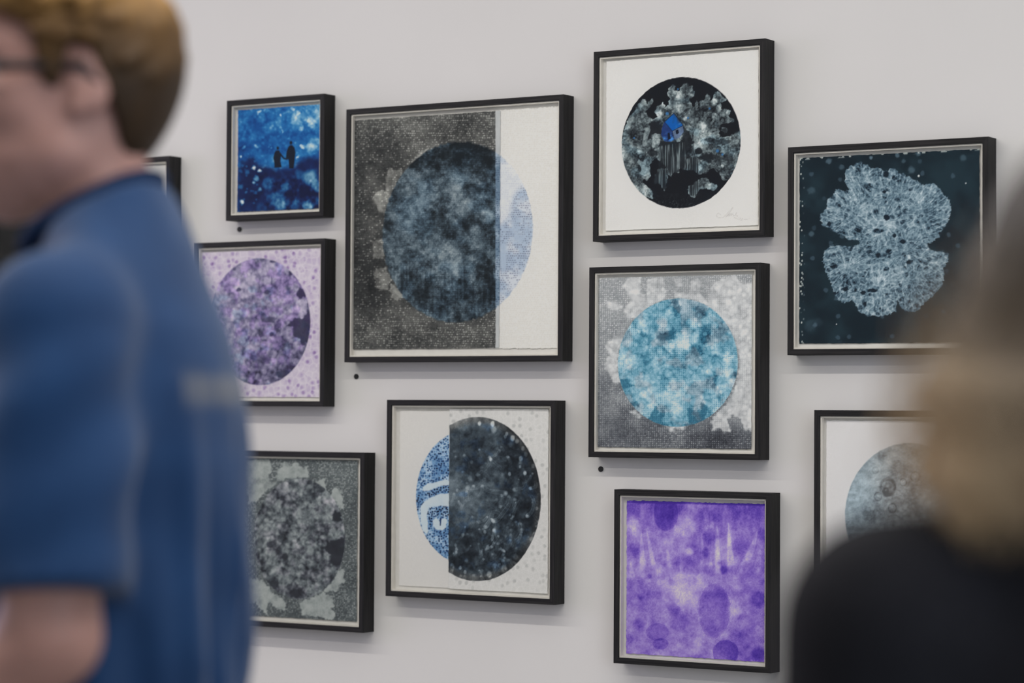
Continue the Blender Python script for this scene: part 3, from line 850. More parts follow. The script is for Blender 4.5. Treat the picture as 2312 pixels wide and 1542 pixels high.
def art_anemone_right(px, py, X, Z):
    s, ox, oy = 3.024, 850, 880
    x, y = (px - ox) * s, (py - oy) * s
    # bubbled pale ground
    w = worley(x / 40, y / 46, 5, .85)
    wb = worley(x / 23, y / 25, 6)
    ring = 1 - sst(.02, .14, w[1] - w[0])
    b = .90 + .05 * ring + .04 * (1 - sst(0, .12, wb[1] - wb[0])) - .16 * sst(.45, .95, w[2]) * (1 - sst(.20, .36, w[0] + .16 * (fbm(x / 12, y / 12, 2, 28) - .5))) + .05 * (fbm(x / 12, y / 12, 3, 8) - .5)
    c = ramp(b, [(.6, (176, 178, 178)), (.8, (200, 201, 200)), (.92, (219, 219, 218)), (1, (228, 228, 227))])
    # dark half disc
    e = np.hypot((x - 690) / 432, (y - 746 + .0 * (x - 690)) / 560) + .008 * (fbm(x / 20, y / 20, 2, 3) - .5)
    dm = 1 - sst(.994, 1.006, e)
    dm = dm * sst(0, 4, x - (498 - .012 * (y - 200) + 8 * (fbm(x / 40, y / 30, 2, 77) - .5)))
    v = .25 + .46 * (fbm(x / 130, y / 130, 4, 11) - .5) + .42 * (fbm(x / 34, y / 34, 4, 12) - .5) + .12 * (fbm(x / 7, y / 7, 2, 13) - .5)
    v = v + .24 * np.exp(-np.hypot((x - 540) / 100, (y - 700) / 170) ** 2) + .15 * np.exp(-np.hypot((x - 690) / 130, (y - 800) / 170) ** 2) + .14 * np.exp(-np.hypot((x - 530) / 60, (y - 420) / 150) ** 2) + .26 * sst(300, 200, y) * sst(720, 540, x)
    v = v + .18 * sst(1215, 1280, y) * sst(640, 500, x) + .14 * sst(290, 250, y) - .14 * sst(820, 980, x) * sst(900, 500, y)
    mid_n = fbm(x / 16, y / 16, 2, 14)
    rs = np.random.RandomState(8)
    T = [([(800, 895), (835, 880), (905, 785)], 15, 13, .30), ([(745, 935), (780, 885), (792, 838), (828, 836), (845, 850)], 15, 10, .22), ([(1030, 862), (1064, 825), (1076, 760), (1060, 730)], 13, 9, .28),
         ([(1052, 672), (1086, 662), (1086, 630)], 12, 9, .25), ([(932, 864), (945, 820), (976, 760)], 10, 8, .2), ([(846, 795), (862, 730)], 13, 9, .2), ([(1105, 900), (1062, 842)], 11, 6, .2),
         ([(625, 668), (690, 662), (740, 618)], 18, 14, .14), ([(600, 450), (640, 500)], 12, 8, .14), ([(780, 474), (880, 562)], 10, 7, .14), ([(690, 580), (720, 560), (760, 590)], 13, 10, .12),
         ([(590, 560), (660, 620)], 8, 6, .12), ([(880, 705), (770, 690), (740, 665)], 16, 12, .18), ([(940, 682), (1000, 670), (1020, 640)], 13, 8, .16), ([(1015, 570), (1030, 640)], 11, 6, .1),
         ([(800, 960), (810, 1030), (780, 1080)], 13, 8, .14), ([(895, 940), (890, 1020)], 10, 8, .1), ([(985, 990), (950, 1080)], 10, 6, .12), ([(712, 1105), (720, 1180)], 13, 9, .12),
         ([(870, 1102), (880, 1170)], 13, 8, .12), ([(660, 905), (620, 960)], 14, 9, .08), ([(700, 905), (740, 940)], 13, 9, .08)]
    for i in range(120):
        ax, ay = rs.uniform(510, 1100), rs.uniform(880, 1280)
        if i > 84:
            ax, ay = rs.uniform(520, 1090), rs.uniform(380, 880)
        an = rs.uniform(.9, 2.3); ln = rs.uniform(40, 120)
        T.append(([(ax, ay), (ax + ln * .5 * math.cos(an), ay + ln * .5 * math.sin(an)), (ax + ln * math.cos(an + .3), ay + ln * math.sin(an + .3))], rs.uniform(6, 13), rs.uniform(4, 8), rs.uniform(.05, .17)))
    for pts, r0, r1, a in T:
        d, t = capsule(x, y, smooth(pts, 3) if a > .075 and len(T) and (pts, r0, r1, a) in T[:22] and len(pts) > 2 else pts, r0, r1)
        d = d + 5 * (mid_n - .5)
        body = 1 - sst(-3, 3, d)
        rim = body * sst(-6, -1, d)
        v = v + body * a * (.5 - .5 * t) + rim * a * .55
        hx, hy = pts[0]
        tip = 1 - sst(.2, 1.1, np.hypot(x - hx, y - hy) / (r0 * 1.1))
        v = v + tip * a * 1.45
    for (bx, by, br, a) in ((703, 230, 14, .55), (793, 232, 16, .6), (800, 270, 22, .3), (890, 300, 12, .4), (930, 330, 18, .5), (880, 320, 12, .3), (985, 470, 16, .35), (1013, 568, 14, .5), (908, 575, 12, .45),
                            (980, 525, 10, .3), (1000, 400, 14, .3), (650, 495, 12, .25), (780, 474, 12, .35), (640, 605, 18, .15), (735, 615, 16, .15), (805, 960, 16, .3), (740, 970, 12, .3),
                            (605, 1245, 12, .4), (572, 1215, 12, .4), (545, 1110, 10, .3), (540, 1060, 10, .3), (770, 1260, 20, .4), (870, 1220, 24, .25), (950, 1140, 20, .25), (1060, 1020, 16, .2),
                            (760, 1075, 14, .35), (590, 990, 12, .25), (1095, 810, 12, .3), (960, 350, 16, .35), (1020, 440, 16, .25), (1070, 520, 14, .25)):
        dd = np.hypot((x - bx) / br, (y - by) / (br * 1.35))
        v = v + a * (1 - sst(.5, 1.15, dd))
    ink = ramp(v, [(0, (16, 20, 27)), (.15, (32, 40, 49)), (.35, (66, 78, 88)), (.6, (116, 130, 140)), (1, (196, 206, 212))])
    warm = sst(.88, .97, e)
    ink = mix(ink, ramp(v, [(0, (22, 24, 27)), (.35, (78, 80, 82)), (.6, (130, 131, 130)), (1, (212, 212, 208))]), warm * .8)
    ink = mix(ink, ink * np.array([.82, .98, 1.16]), .6 * sst(.54, .74, fbm(x / 60, y / 60, 3, 41)) * (1 - warm))
    return mix(c, ink, dm)


def art_violet(px, py, X, Z):
    s, ox, oy = 3.412, 1370, 1090
    x, y = (px - ox) * s, (py - oy) * s
    n = fbm(x / 170, y / 170, 4, 3)
    m2 = fbm(x / 45, y / 45, 4, 5)
    f = fbm(x / 8, y / 8, 3, 7)
    vert = fbm(x / 18, y / 90, 3, 9)
    v = .57 + .42 * (n - .5) + .42 * (m2 - .5) + .26 * (f - .5) - .14 * sst(420, 180, y) - .10 * sst(900, 1150, x) + .22 * (vert - .5) * sst(620, 300, y)
    v = blob_add(v, x, y, [(620, 830, 170, .25), (600, 850, 100, .13), (600, 330, 100, .26), (210, 330, 70, .24), (520, 470, 110, .2), (640, 530, 36, .3), (800, 780, 60, .1), (980, 980, 60, .24),
                           (700, 1260, 70, .1), (1130, 740, 60, .1), (430, 810, 60, .14), (460, 1060, 60, .12), (900, 1170, 50, .14), (210, 520, 60, -.2), (400, 470, 60, .06),
                           (790, 420, 60, -.3), (760, 540, 40, -.3), (900, 670, 36, -.34), (330, 720, 20, -.24), (1020, 500, 70, -.2), (1170, 900, 70, -.25), (1190, 400, 50, -.2),
                           (640, 640, 60, -.16), (540, 600, 40, -.16), (520, 980, 50, -.2), (570, 1080, 80, -.12), (1170, 1320, 60, -.34), (240, 1090, 50, -.2), (1000, 1180, 60, -.14),
                           (170, 1200, 40, -.16), (700, 210, 80, -.05), (1080, 820, 40, -.18), (260, 880, 30, -.2), (620, 1200, 60, -.14), (870, 610, 24, -.2)], 0, 0, 1)
    # spires
    for p, r0, r1, a in (([(266, 372), (272, 560), (285, 700)], 5, 36, .22), ([(308, 360), (340, 540), (375, 690)], 5, 24, .24), ([(398, 380), (405, 520), (420, 660)], 10, 40, .14),
                         ([(468, 520), (480, 640), (510, 720)], 12, 24, .16), ([(730, 392), (738, 540), (735, 640)], 6, 18, .2), ([(850, 330), (852, 480), (862, 770)], 6, 30, .26),
                         ([(938, 312), (945, 480), (960, 680)], 6, 34, .28), ([(1160, 375), (1120, 500), (1050, 665)], 8, 36, .26), ([(800, 575), (802, 650)], 6, 20, .22),
                         ([(990, 660), (1000, 800)], 14, 40, .1), ([(185, 620), (195, 740)], 10, 26, .16), ([(1180, 520), (1150, 720)], 10, 40, .14), ([(570, 560), (575, 690)], 8, 16, .12)):
        d, t = capsule(x, y, p, r0, r1)
        d = d + 8 * (m2 - .5)
        v = v + .72 * a * (1 - sst(-7, 5, d)) * (1 - .6 * sst(.6, 1, t)) * (.6 + .8 * m2)
    # bubbles
    lines = np.zeros_like(x)
    for cx, cy, rx, ry, a, ln in ((455, 235, 98, 140, .30, .3), (828, 985, 126, 214, .20, .8), (590, 1050, 120, 110, .10, .5), (390, 1150, 92, 70, .20, .5), (415, 1240, 62, 46, .26, .3),
                                  (915, 1310, 102, 104, .34, .7), (405, 740, 38, 40, .0, .6), (530, 800, 28, 30, .06, .4), (995, 845, 28, 26, .03, .4), (265, 1060, 50, 56, .1, .3),
                                  (290, 740, 32, 44, .0, .4), (690, 690, 26, 28, .08, .3), (850, 270, 40, 36, .08, .2)):
        q = np.hypot((x - cx) / rx, (y - cy) / ry) + .10 * (fbm(x / 40, y / 40, 2, 15) - .5)
        v = v - a * (1 - sst(.9, 1.03, q)) * (.8 + .6 * (m2 - .5))
        lines = np.maximum(lines, ln * (1 - sst(.0, .035, np.abs(q - 1.0))))
    v = v - .20 * lines * sst(.45, .55, f)
    v = v + .24 * lines * sst(.55, .45, f)
    w = worley(x / 34, y / 34, 21)
    v = v - .05 * (w[2] > .8) * (1 - sst(.2, .36, w[0])) * sst(300, 700, y)
    v = v - .32 * (1 - sst(4, 11, y - 146 - .024 * (x - 150)))
    return ramp(v, [(0, (72, 44, 158)), (.2, (98, 68, 182)), (.42, (136, 106, 202)), (.65, (172, 150, 218)), (.85, (204, 190, 232)), (1, (228, 220, 240))])


def art_lilac(px, py, X, Z):
    s, ox, oy = 3.672, 420, 520
    x, y = (px - ox) * s, (py - oy) * s
    w = worley(x / 52, y / 58, 5, .85)
    w2 = worley(x / 30, y / 30, 6)
    cell = 1 - sst(.18, .34, w[0])
    g = .78 + .22 * (fbm(x / 60, y / 60, 3, 7) - .5) + .10 * (1 - sst(.02, .25, w[1] - w[0])) - .24 * cell * sst(.45, .9, w[2]) - .10 * (w2[2] > .7) * (1 - sst(.2, .4, w2[0]))
    base = ramp(g, [(.4, (132, 104, 164)), (.6, (176, 158, 196)), (.8, (206, 198, 214)), (1, (224, 219, 228))])
    e = np.hypot((x - 612) / 418, (y - 758) / 526) + .008 * (fbm(x / 20, y / 20, 2, 3) - .5)
    dm = 1 - sst(.992, 1.008, e)
    w3 = worley(x / 44 + .6 * fbm(x / 40, y / 40, 2, 4), y / 48, 11)
    w4 = worley(x / 26, y / 26, 12)
    v = .52 + .55 * (fbm(x / 120, y / 120, 4, 13) - .5) + .5 * (fbm(x / 36, y / 36, 3, 14) - .5) + .20 * (bulbs(x / 60, y / 60, 41) - .5) + .16 * (bulbs(x / 34, y / 38, 43) - .5) + .45 * (fbm(x / 20, y / 24, 3, 45) - .5) - .06 * sst(640, 760, y) + .05 + .10 * sst(560, 420, x) - .08 * sst(1000, 1200, y)
    pd = poly(x, y, [(1008, 588), (1040, 740), (1012, 935), (955, 945), (945, 905), (885, 875), (885, 800), (835, 795), (860, 765), (905, 722), (960, 732), (1000, 690)]) + 14 * (w4[0] - .4)
    dk = .9 * (1 - sst(-8, 6, pd))
    for (cx, cy, rx, ry, a) in ((955, 525, 46, 46, .95), (720, 258, 26, 12, .7), (865, 355, 16, 24, .8), (435, 492, 22, 18, .7), (670, 515, 26, 20, .6), (710, 420, 8, 50, .5), (800, 1190, 80, 36, .8),
                                (720, 1240, 60, 24, .5), (875, 1140, 24, 18, .8), (690, 740, 60, 30, .6), (760, 790, 30, 50, .6), (710, 860, 20, 20, .7), (620, 860, 22, 30, .6), (620, 1060, 90, 50, .45),
                                (970, 935, 26, 20, .8), (545, 740, 60, 30, .4), (850, 620, 50, 30, .35), (880, 505, 30, 20, .3), (540, 570, 20, 26, .3), (400, 320, 14, 20, .5), (640, 720, 26, 40, .5)):
        d = np.hypot((x - cx) / rx, (y - cy) / ry) + (fbm(x / 22, y / 22, 3, 31) - .5) * .9
        dk = np.maximum(dk, a * (1 - sst(.65, 1.15, d)))
    v = v * (1 - dk) + .06 * dk + .06 * dk * fbm(x / 10, y / 10, 2, 4)
    ink = ramp(v, [(0, (38, 36, 56)), (.22, (80, 78, 108)), (.45, (130, 126, 158)), (.7, (174, 168, 194)), (1, (216, 210, 224))])
    ink = mix(ink, ink * np.array([1.0, .88, 1.07]), .6 * sst(.46, .64, fbm(x / 60, y / 60, 3, 17)))
    ink = mix(ink, ink * np.array([.86, .98, 1.0]), .7 * sst(.56, .7, fbm(x / 70 + 9, y / 70, 3, 19)))
    return mix(base, ink, dm)


def art_grey(px, py, X, Z):
    s, ox, oy = 3.352, 540, 990
    x, y = (px - ox) * s, (py - oy) * s
    fine = fbm(x / 8, y / 8, 2, 3)
    r, a = weave_rows(x, y, 12, 11, 5)
    v = .36 + .22 * (fbm(x / 110, y / 110, 4, 4) - .5) + .26 * (fine - .5) + .26 * r * (a > .62) - .06 * (1 - r) + .05 * sst(500, 250, y)
    polys = [[(280, 330), (285, 245), (310, 225), (330, 170), (360, 170), (380, 195), (400, 205), (430, 168), (455, 200), (490, 230), (515, 205), (530, 250), (525, 300), (400, 300)],
             [(560, 330), (600, 308), (655, 305), (655, 360), (660, 400), (600, 370)], [(688, 430), (715, 365), (735, 370), (772, 400), (790, 480), (790, 530), (765, 535), (720, 465)],
             [(40, 170), (160, 150), (220, 160), (258, 190), (240, 260), (215, 300), (250, 330), (280, 345), (200, 400), (150, 470), (60, 500)],
             [(640, 1140), (720, 1060), (745, 1000), (790, 985), (800, 1080), (770, 1110), (740, 1165), (690, 1150), (650, 1170)],
             [(450, 1240), (560, 1200), (640, 1160), (700, 1200), (722, 1260), (705, 1290), (735, 1350), (720, 1375), (600, 1355), (480, 1340)],
             [(60, 1060), (150, 1060), (210, 1100), (250, 1170), (300, 1180), (350, 1230), (350, 1300), (290, 1290), (230, 1240), (210, 1330), (170, 1300), (120, 1240), (60, 1250)]]
    pd = np.minimum.reduce([poly(x, y, p) for p in polys]) + 26 * (worley(x / 30, y / 30, 7)[0] - .42)
    pm = 1 - sst(-9, 5, pd)
    pv = .70 + .34 * (fbm(x / 40, y / 40, 3, 8) - .5) + .12 * (fine - .5)
    v = v * (1 - pm) + pv * pm
    base = ramp(v, [(0, (46, 51, 56)), (.25, (76, 83, 87)), (.45, (108, 116, 119)), (.7, (164, 172, 172)), (1, (200, 205, 203))])
    e = np.hypot((x - 455) / 346, (y - 758) / 458) + .012 * (fbm(x / 20, y / 20, 2, 3) - .5)
    dm = 1 - sst(.985, 1.01, e)
    w3 = worley(x / 40 + .6 * fbm(x / 40, y / 40, 2, 4), y / 44, 11)
    w4 = worley(x / 24, y / 24, 12)
    u = .42 + .60 * (fbm(x / 90, y / 90, 4, 13) - .5) + .6 * (fbm(x / 30, y / 30, 3, 14) - .5) + .22 * (bulbs(x / 56, y / 56, 41) - .5) + .16 * (bulbs(x / 30, y / 32, 43) - .5) + .45 * (fbm(x / 18, y / 20, 3, 45) - .5) + .07 + .08 * (r - .4)
    dk = .9 * (1 - sst(-8, 8, poly(x, y, [(640, 835), (690, 775), (740, 770), (805, 735), (800, 860), (785, 945), (740, 962), (680, 952), (690, 880)]) + 16 * (w4[0] - .4)))
    for (cx, cy, rx, ry, a_) in ((742, 590, 40, 46, .95), (265, 1105, 40, 50, .8), (430, 1170, 60, 40, .8), (350, 895, 24, 30, .8), (535, 330, 24, 20, .7), (240, 800, 40, 24, .6), (300, 850, 26, 30, .5),
                                 (380, 1120, 26, 30, .6), (540, 440, 50, 40, .4), (620, 390, 40, 26, .4), (660, 660, 30, 20, .3), (240, 380, 16, 16, .6), (150, 790, 40, 60, .4), (540, 760, 40, 30, .4), (330, 770, 60, 26, .4)):
        d = np.hypot((x - cx) / rx, (y - cy) / ry) + (fbm(x / 22, y / 22, 3, 31) - .5) * .9
        dk = np.maximum(dk, a_ * (1 - sst(.65, 1.15, d)))
    u = u * (1 - dk) + .06 * dk
    ink = ramp(u, [(0, (34, 37, 44)), (.25, (68, 74, 82)), (.5, (116, 125, 130)), (.75, (160, 168, 171)), (1, (204, 208, 210))])
    ink = mix(ink, ink * np.array([1.03, .98, 1.02]), .6 * sst(.48, .64, fbm(x / 60, y / 60, 3, 17)))
    return mix(base, ink, dm)


def art_moon(px, py, X, Z):
    s, ox, oy = 2.023, 1750, 780
    x, y = (px - ox) * s, (py - oy) * s
    c = mix(rgb(219, 218, 219), rgb(224, 223, 224), fbm(X * 800, Z * 800, 2, 3))
    e = np.hypot((x - 612) / 292, (y - 776) / 330) + .008 * (fbm(x / 16, y / 16, 2, 3) - .5)
    dm = 1 - sst(.99, 1.01, e)
    v = .52 + .6 * (fbm(x / 70, y / 70, 4, 5) - .5) + .5 * (fbm(x / 18, y / 12, 3, 7) - .5) + .25 * (fbm(x / 5, y / 5, 2, 9) - .5)
    w = worley(x / 36, y / 36, 11)
    v = v + .14 * (1 - sst(.1, .4, w[0])) * (w[2] > .6)
    for (cx, cy, r, a, rim) in ((515, 647, 34, .22, .35), (535, 742, 18, .1, .3), (470, 690, 17, .12, .28), (458, 570, 14, .1, .25), (640, 600, 20, -.1, .2), (585, 625, 14, -.15, .2), (505, 665, 16, .25, .0)):
        q = np.hypot(x - cx, (y - cy) * .9) / r
        v = v - a * (1 - sst(.85, 1.0, q)) - rim * (1 - sst(.0, .3, np.abs(q - 1)))
        v = v + .22 * (1 - sst(.1, .35, np.hypot(x - cx, y - cy + r * .2) / r))
    v = blob_add(v, x, y, [(450, 545, 40, .2), (560, 590, 70, -.16), (490, 515, 26, -.2), (420, 600, 50, .15), (520, 530, 30, .2), (380, 700, 60, .1), (440, 770, 40, -.15), (620, 690, 40, -.1)], 0, 0, 1)
    ink = ramp(v, [(0, (86, 90, 94)), (.25, (122, 127, 131)), (.5, (154, 161, 165)), (.75, (182, 188, 190)), (1, (206, 209, 209))])
    ink = mix(ink, ink * np.array([.9, .98, 1.03]), .8 * sst(560, 380, x))
    return mix(c, ink, dm)


def art_hidden(px, py, X, Z):
    c = mix(rgb(217, 216, 213), rgb(222, 221, 219), fbm(X * 800, Z * 800, 2, 3))
    d = np.hypot(X, Z)
    v = .4 + .8 * (fbm(X * 40, Z * 40, 4, 5) - .5)
    return mix(c, ramp(v, GREYS), 1 - sst(.108, .110, d))


def art_near_black(px, py, X, Z):  # near black mottled ink with brown blotches
    v = .35 + .8 * (fbm(X * 26, Z * 26, 4, 5) - .5) + .3 * (fbm(X * 120, Z * 120, 3, 7) - .5)
    return ramp(v, [(0, (16, 16, 17)), (.4, (27, 27, 27)), (.7, (52, 46, 42)), (1, (104, 84, 66))])
# ------------------------------------------------------------------ ART END


# ------------------------------------------------------------------ picture frames
T = 0.0448        # how far a frame stands off the wall
RW = 0.0128       # face width of the moulding
REC = 0.0165      # front of the moulding to the backing board
GROUP = 'framed prints hung in a salon cluster on the wall'


def rail(parent, a, b, ia, ib, mat, label=None):
    """one mitred rail: outer corners a,b and inner corners ia,ib in local x,z; slightly eased front edges"""
    e = 0.0009
    def lerp(p, q, t):
        return (p[0] + (q[0] - p[0]) * t, p[1] + (q[1] - p[1]) * t)
    k = e / RW
    prof = []
    for (o_, i_) in ((a, ia), (b, ib)):
        oe, ie = lerp(o_, i_, k), lerp(o_, i_, 1 - k)
        prof.append([(o_[0], 0.0, o_[1]), (o_[0], -T + e, o_[1]), (oe[0], -T, oe[1]),
                     (ie[0], -T, ie[1]), (i_[0], -T + e, i_[1]), (i_[0], 0.0, i_[1])])
    v = prof[0] + prof[1]
    n = 6
    f = [(i, (i + 1) % n, n + (i + 1) % n, n + i) for i in range(n)]
    f += [tuple(range(n - 1, -1, -1)), tuple(range(n, 2 * n))]
    me = mesh_from('frame_rail', v, f)
    o = link('frame_rail', me, mat, parent)
    return o


def recalc(me):
    import bmesh
    bm = bmesh.new()
    bm.from_mesh(me)
    bmesh.ops.recalc_face_normals(bm, faces=bm.faces)
    bm.to_mesh(me)
    bm.free()


def sheet(parent, name, centre, corners_px, dep, art, n, deckle=0.0006, thick=0.0005, seed=0, label=None):
    """a sheet of paper: fine grid with an 'ink' colour attribute, dep metres off the wall.
    corners_px: TL, TR, BR, BL pixels"""
    P = [on_wall(px, py, dep) for px, py in corners_px]
    c = np.array(centre)
    x0 = (P[0][0] + P[3][0]) / 2 - c[0]
    x1 = (P[1][0] + P[2][0]) / 2 - c[0]
    z1 = (P[0][2] + P[1][2]) / 2 - c[2]
    z0 = (P[2][2] + P[3][2]) / 2 - c[2]
    nx = n
    nz = max(8, int(round(n * (z1 - z0) / (x1 - x0) * 0.9)))
    X, Z = np.meshgrid(np.linspace(x0, x1, nx), np.linspace(z0, z1, nz))
    # pixel coordinates of each vertex (for the drawn print)
    wx, wy, wz = X + c[0], np.full_like(X, -dep), Z + c[2]
    dx, dy, dz = wx - CPOS[0], wy - CPOS[1], wz - CPOS[2]
    zz = dx * CF[0] + dy * CF[1] + dz * CF[2]
    px = IW / 2 + FPX * (dx * CR[0] + dy * CR[1] + dz * CR[2]) / zz
    py = IH / 2 - FPX * (dx * CU[0] + dy * CU[1] + dz * CU[2]) / zz
    rgb = art(px, py, X, Z)
    lin = to_albedo(rgb)
    # deckled edge
    rng = np.random.RandomState(seed + 5)
    def wob(m):
        a = np.interp(np.linspace(0, 1, m), np.linspace(0, 1, 60), rng.uniform(-1, 1, 60))
        b = np.interp(np.linspace(0, 1, m), np.linspace(0, 1, 140), rng.uniform(-1, 1, 140))
        return deckle * (a + 0.6 * b)
    X = X.copy(); Z = Z.copy()
    X[:, 0] += wob(nz); X[:, -1] += wob(nz)
    Z[0, :] += wob(nx); Z[-1, :] += wob(nx)
    Y = np.full_like(X, -dep)
    # paper cockles a little
    Y += 0.0004 * np.sin(X * 31 + seed) * np.sin(Z * 23 + seed * 2)
    V = np.stack([X, Y, Z], -1).reshape(-1, 3)
    idx = np.arange(nx * nz).reshape(nz, nx)
    F = np.stack([idx[:-1, :-1], idx[:-1, 1:], idx[1:, 1:], idx[1:, :-1]], -1).reshape(-1, 4)
    # edge thickness
    ring = np.concatenate([idx[0, :], idx[1:, -1], idx[-1, -2::-1], idx[-2:0:-1, 0]])
    B = V[ring].copy()
    B[:, 1] += thick
    base = len(V)
    k = np.arange(len(ring))
    k2 = (k + 1) % len(ring)
    F2 = np.stack([ring[k2], ring[k], base + k, base + k2], -1)
    V = np.concatenate([V, B])
    F = np.concatenate([F, F2])
    me = mesh_from(name, V, F)
    ca = me.color_attributes.new('ink', 'FLOAT_COLOR', 'POINT')
    L4 = np.ones((len(V), 4), dtype=np.float32)
    L4[:base, :3] = lin.reshape(-1, 3)
    L4[base:, :3] = lin.reshape(-1, 3)[ring] * 0.5 + 0.4
    ca.data.foreach_set('color', L4.ravel())
    o = link(name, me, M['print'], parent)
    if label:
        o['label'] = label
    return o


def picture(label, x0, x1, z0, z1, sheets, glass=True):
    z0, z1 = z0 + CAMZ, z1 + CAMZ
    cx, cz = (x0 + x1) / 2, (z0 + z1) / 2
    hw, hh = (x1 - x0) / 2, (z1 - z0) / 2
    root = empty('picture_frame', (cx, 0, cz), label, 'picture', GROUP)
    A, B, C_, D_ = (-hw, hh), (hw, hh), (hw, -hh), (-hw, -hh)
    iw, ih = hw - RW, hh - RW
    a, b, c, d = (-iw, ih), (iw, ih), (iw, -ih), (-iw, -ih)
    for p, q, ip, iq, m in ((A, B, a, b, 'wood_h'), (B, C_, b, c, 'wood_v'), (C_, D_, c, d, 'wood_h'), (D_, A, d, a, 'wood_v')):
        o = rail(root, p, q, ip, iq, M[m])
        recalc(o.data)
    yb = -(T - REC)
    o = link('backing_board', box_mesh('backing_board', -iw, iw, yb, -0.004, -ih, ih), M['mat'], root)
    # spacer between glazing and board: four white strips in one ring
    s = 0.0035
    V, F = [], []
    for (p0, p1, q0, q1) in ((-iw, -iw + s, -ih, ih), (iw - s, iw, -ih, ih), (-iw + s, iw - s, ih - s, ih), (-iw + s, iw - s, -ih, -ih + s)):
        k = len(V)
        V += [(x, y, z) for x in (p0, p1) for y in (-T + 0.0045, yb) for z in (q0, q1)]
        F += [tuple(k + i for i in f) for f in ((0, 1, 3, 2), (4, 6, 7, 5), (0, 4, 5, 1), (2, 3, 7, 6), (0, 2, 6, 4), (1, 5, 7, 3))]
    o = link('spacer', mesh_from('spacer', V, F), M['slip'], root)
    for sh in sheets:
        sheet(root, sh['name'], (cx, 0, cz), sh['px'], -yb + sh.get('off', 0.003), sh['art'], sh.get('n', 280),
              sh.get('deckle', 0.0006), seed=sh.get('seed', 1), label=sh.get('label'))
    if glass:
        o = link('glazing', box_mesh('glazing', -iw, iw, -T + 0.0022, -T + 0.0042, -ih, ih), M['glass'], root)
    return root


def rect_px(x0, x1, z0, z1, dep, ins):
    """pixel corners (TL TR BR BL) of a rectangle on the wall, inset"""
    out = []
    for x, z in ((x0 + ins, z1 - ins), (x1 - ins, z1 - ins), (x1 - ins, z0 + ins), (x0 + ins, z0 + ins)):
        d = np.array([x, -dep, z + CAMZ]) - CPOS
        q = d @ CF
        out.append((IW / 2 + FPX * (d @ CR) / q, IH / 2 - FPX * (d @ CU) / q))
    return out


DEP = T - REC + 0.003
pic = {}
pic['house'] = picture('black framed white print of a tiny blue house amid grey coral in a dark disc',
        -2.8358, -2.411, 0.3737, 0.7978,
        [dict(name='paper_sheet', px=[(1368, 140), (1713, 111), (1712, 508), (1368, 522)], art=art_house, n=300, seed=1)])
pic['halves'] = picture('largest black framed print, dark woven sheet over white with a blue grey disc',
        -3.5131, -2.9126, 0.108, 0.7078,
        [dict(name='paper_sheet', px=[(1100, 252), (1261, 240), (1260, 787), (1100, 787)], art=art_halves_white, n=220, seed=2, deckle=0.0012, off=0.002, label='plain white paper showing at the right'),
         dict(name='overlay_sheet', px=[(799.5, 272), (1129, 249.5), (1127.5, 785), (796, 789)], art=art_halves_dark, n=380, seed=3, off=0.0035, label='dark woven looking printed paper')])
pic['couple'] = picture('smallest black framed print, deep blue with two tiny figures holding hands',
        -3.8722, -3.5773, 0.4556, 0.7498,
        [dict(name='paper_sheet', px=[(537, 247.5), (724, 237), (722, 471.5), (536, 478)], art=art_couple, n=260, seed=4)])
pic['bloom'] = picture('black framed dark teal print of one pale blue coral bloom, beside the blond person',
        -2.3566, -1.9065, 0.1176, 0.5606,
        [dict(name='paper_sheet', px=[(1806, 358), (2212, 335), (2211, 775), (1804, 773.5)], art=art_bloom, n=340, seed=5, deckle=0.0005)])
pic['turquoise'] = picture('black framed print with a turquoise disc of coral on grey weave',
        -2.8445, -2.4201, -0.1062, 0.3164,
        [dict(name='paper_sheet', px=[(1351, 628), (1697, 619), (1697, 1012.5), (1350.5, 1011)], art=art_turquoise, n=330, seed=6)])
pic['anemone'] = picture('black framed print of a split disc, blue dots left and dark anemone right',
        -3.39, -2.9303, -0.4383, 0.0197,
        [dict(name='paper_sheet', px=[(904.5, 929), (1030, 927), (1026, 1329), (899.5, 1321.5)], art=art_anemone_left, n=170, seed=7, off=0.002, label='white paper with blue dotted part disc'),
         dict(name='overlay_sheet', px=[(1016.5, 921), (1240, 926), (1235, 1342), (1010.5, 1328)], art=art_anemone_right, n=270, seed=8, off=0.0035, label='pale bubbled sheet with dark tentacled part disc')])
pic['violet'] = picture('black framed bright violet print of spires and bubbles, lowest on the wall',
        -2.7778, -2.3938, -0.5591, -0.1762,
        [dict(name='paper_sheet', px=[(1414.5, 1130.5), (1725.5, 1137), (1727, 1494.5), (1414.8, 1475.5)], art=art_violet, n=300, seed=9, deckle=0.0008)])
r = (-3.9723, -3.5719, 0.0029, 0.4037)
pic['lilac'] = picture('black framed lilac print of a mottled purple disc, behind the blue t-shirt',
        *r, [dict(name='paper_sheet', px=[(455, 568), (723.5, 562), (721, 897), (450, 896)], art=art_lilac, n=270, seed=10)])
r = (-3.876, -3.4527, -0.5276, -0.1052)
pic['grey'] = picture('black framed grey print of a dark mottled disc ringed by pale coral',
        *r, [dict(name='paper_sheet', px=[(500, 1032), (807, 1042), (805.5, 1402.5), (500, 1387)], art=art_grey, n=300, seed=11)])
r = (-2.2937, -1.8437, -0.4485, 0.0015)
q = rect_px(*r, DEP, 0.022)
pic['moon'] = picture('black framed white print of a pale grey cratered disc, behind the black jacket',
        *r, [dict(name='paper_sheet', px=q, art=art_moon, n=300, seed=12)])
r = (-4.449, -4.0492, 0.2234, 0.6232)
q = rect_px(*r, DEP, 0.022)
pic['hidden'] = picture('black framed print with white margin, mostly hidden behind the neck of the person in blue',
        *r, [dict(name='paper_sheet', px=q, art=art_hidden, n=120, seed=13)])
r = (-4.925, -4.4915, 0.2898, 0.7232)
q = rect_px(*r, DEP, 0.020)
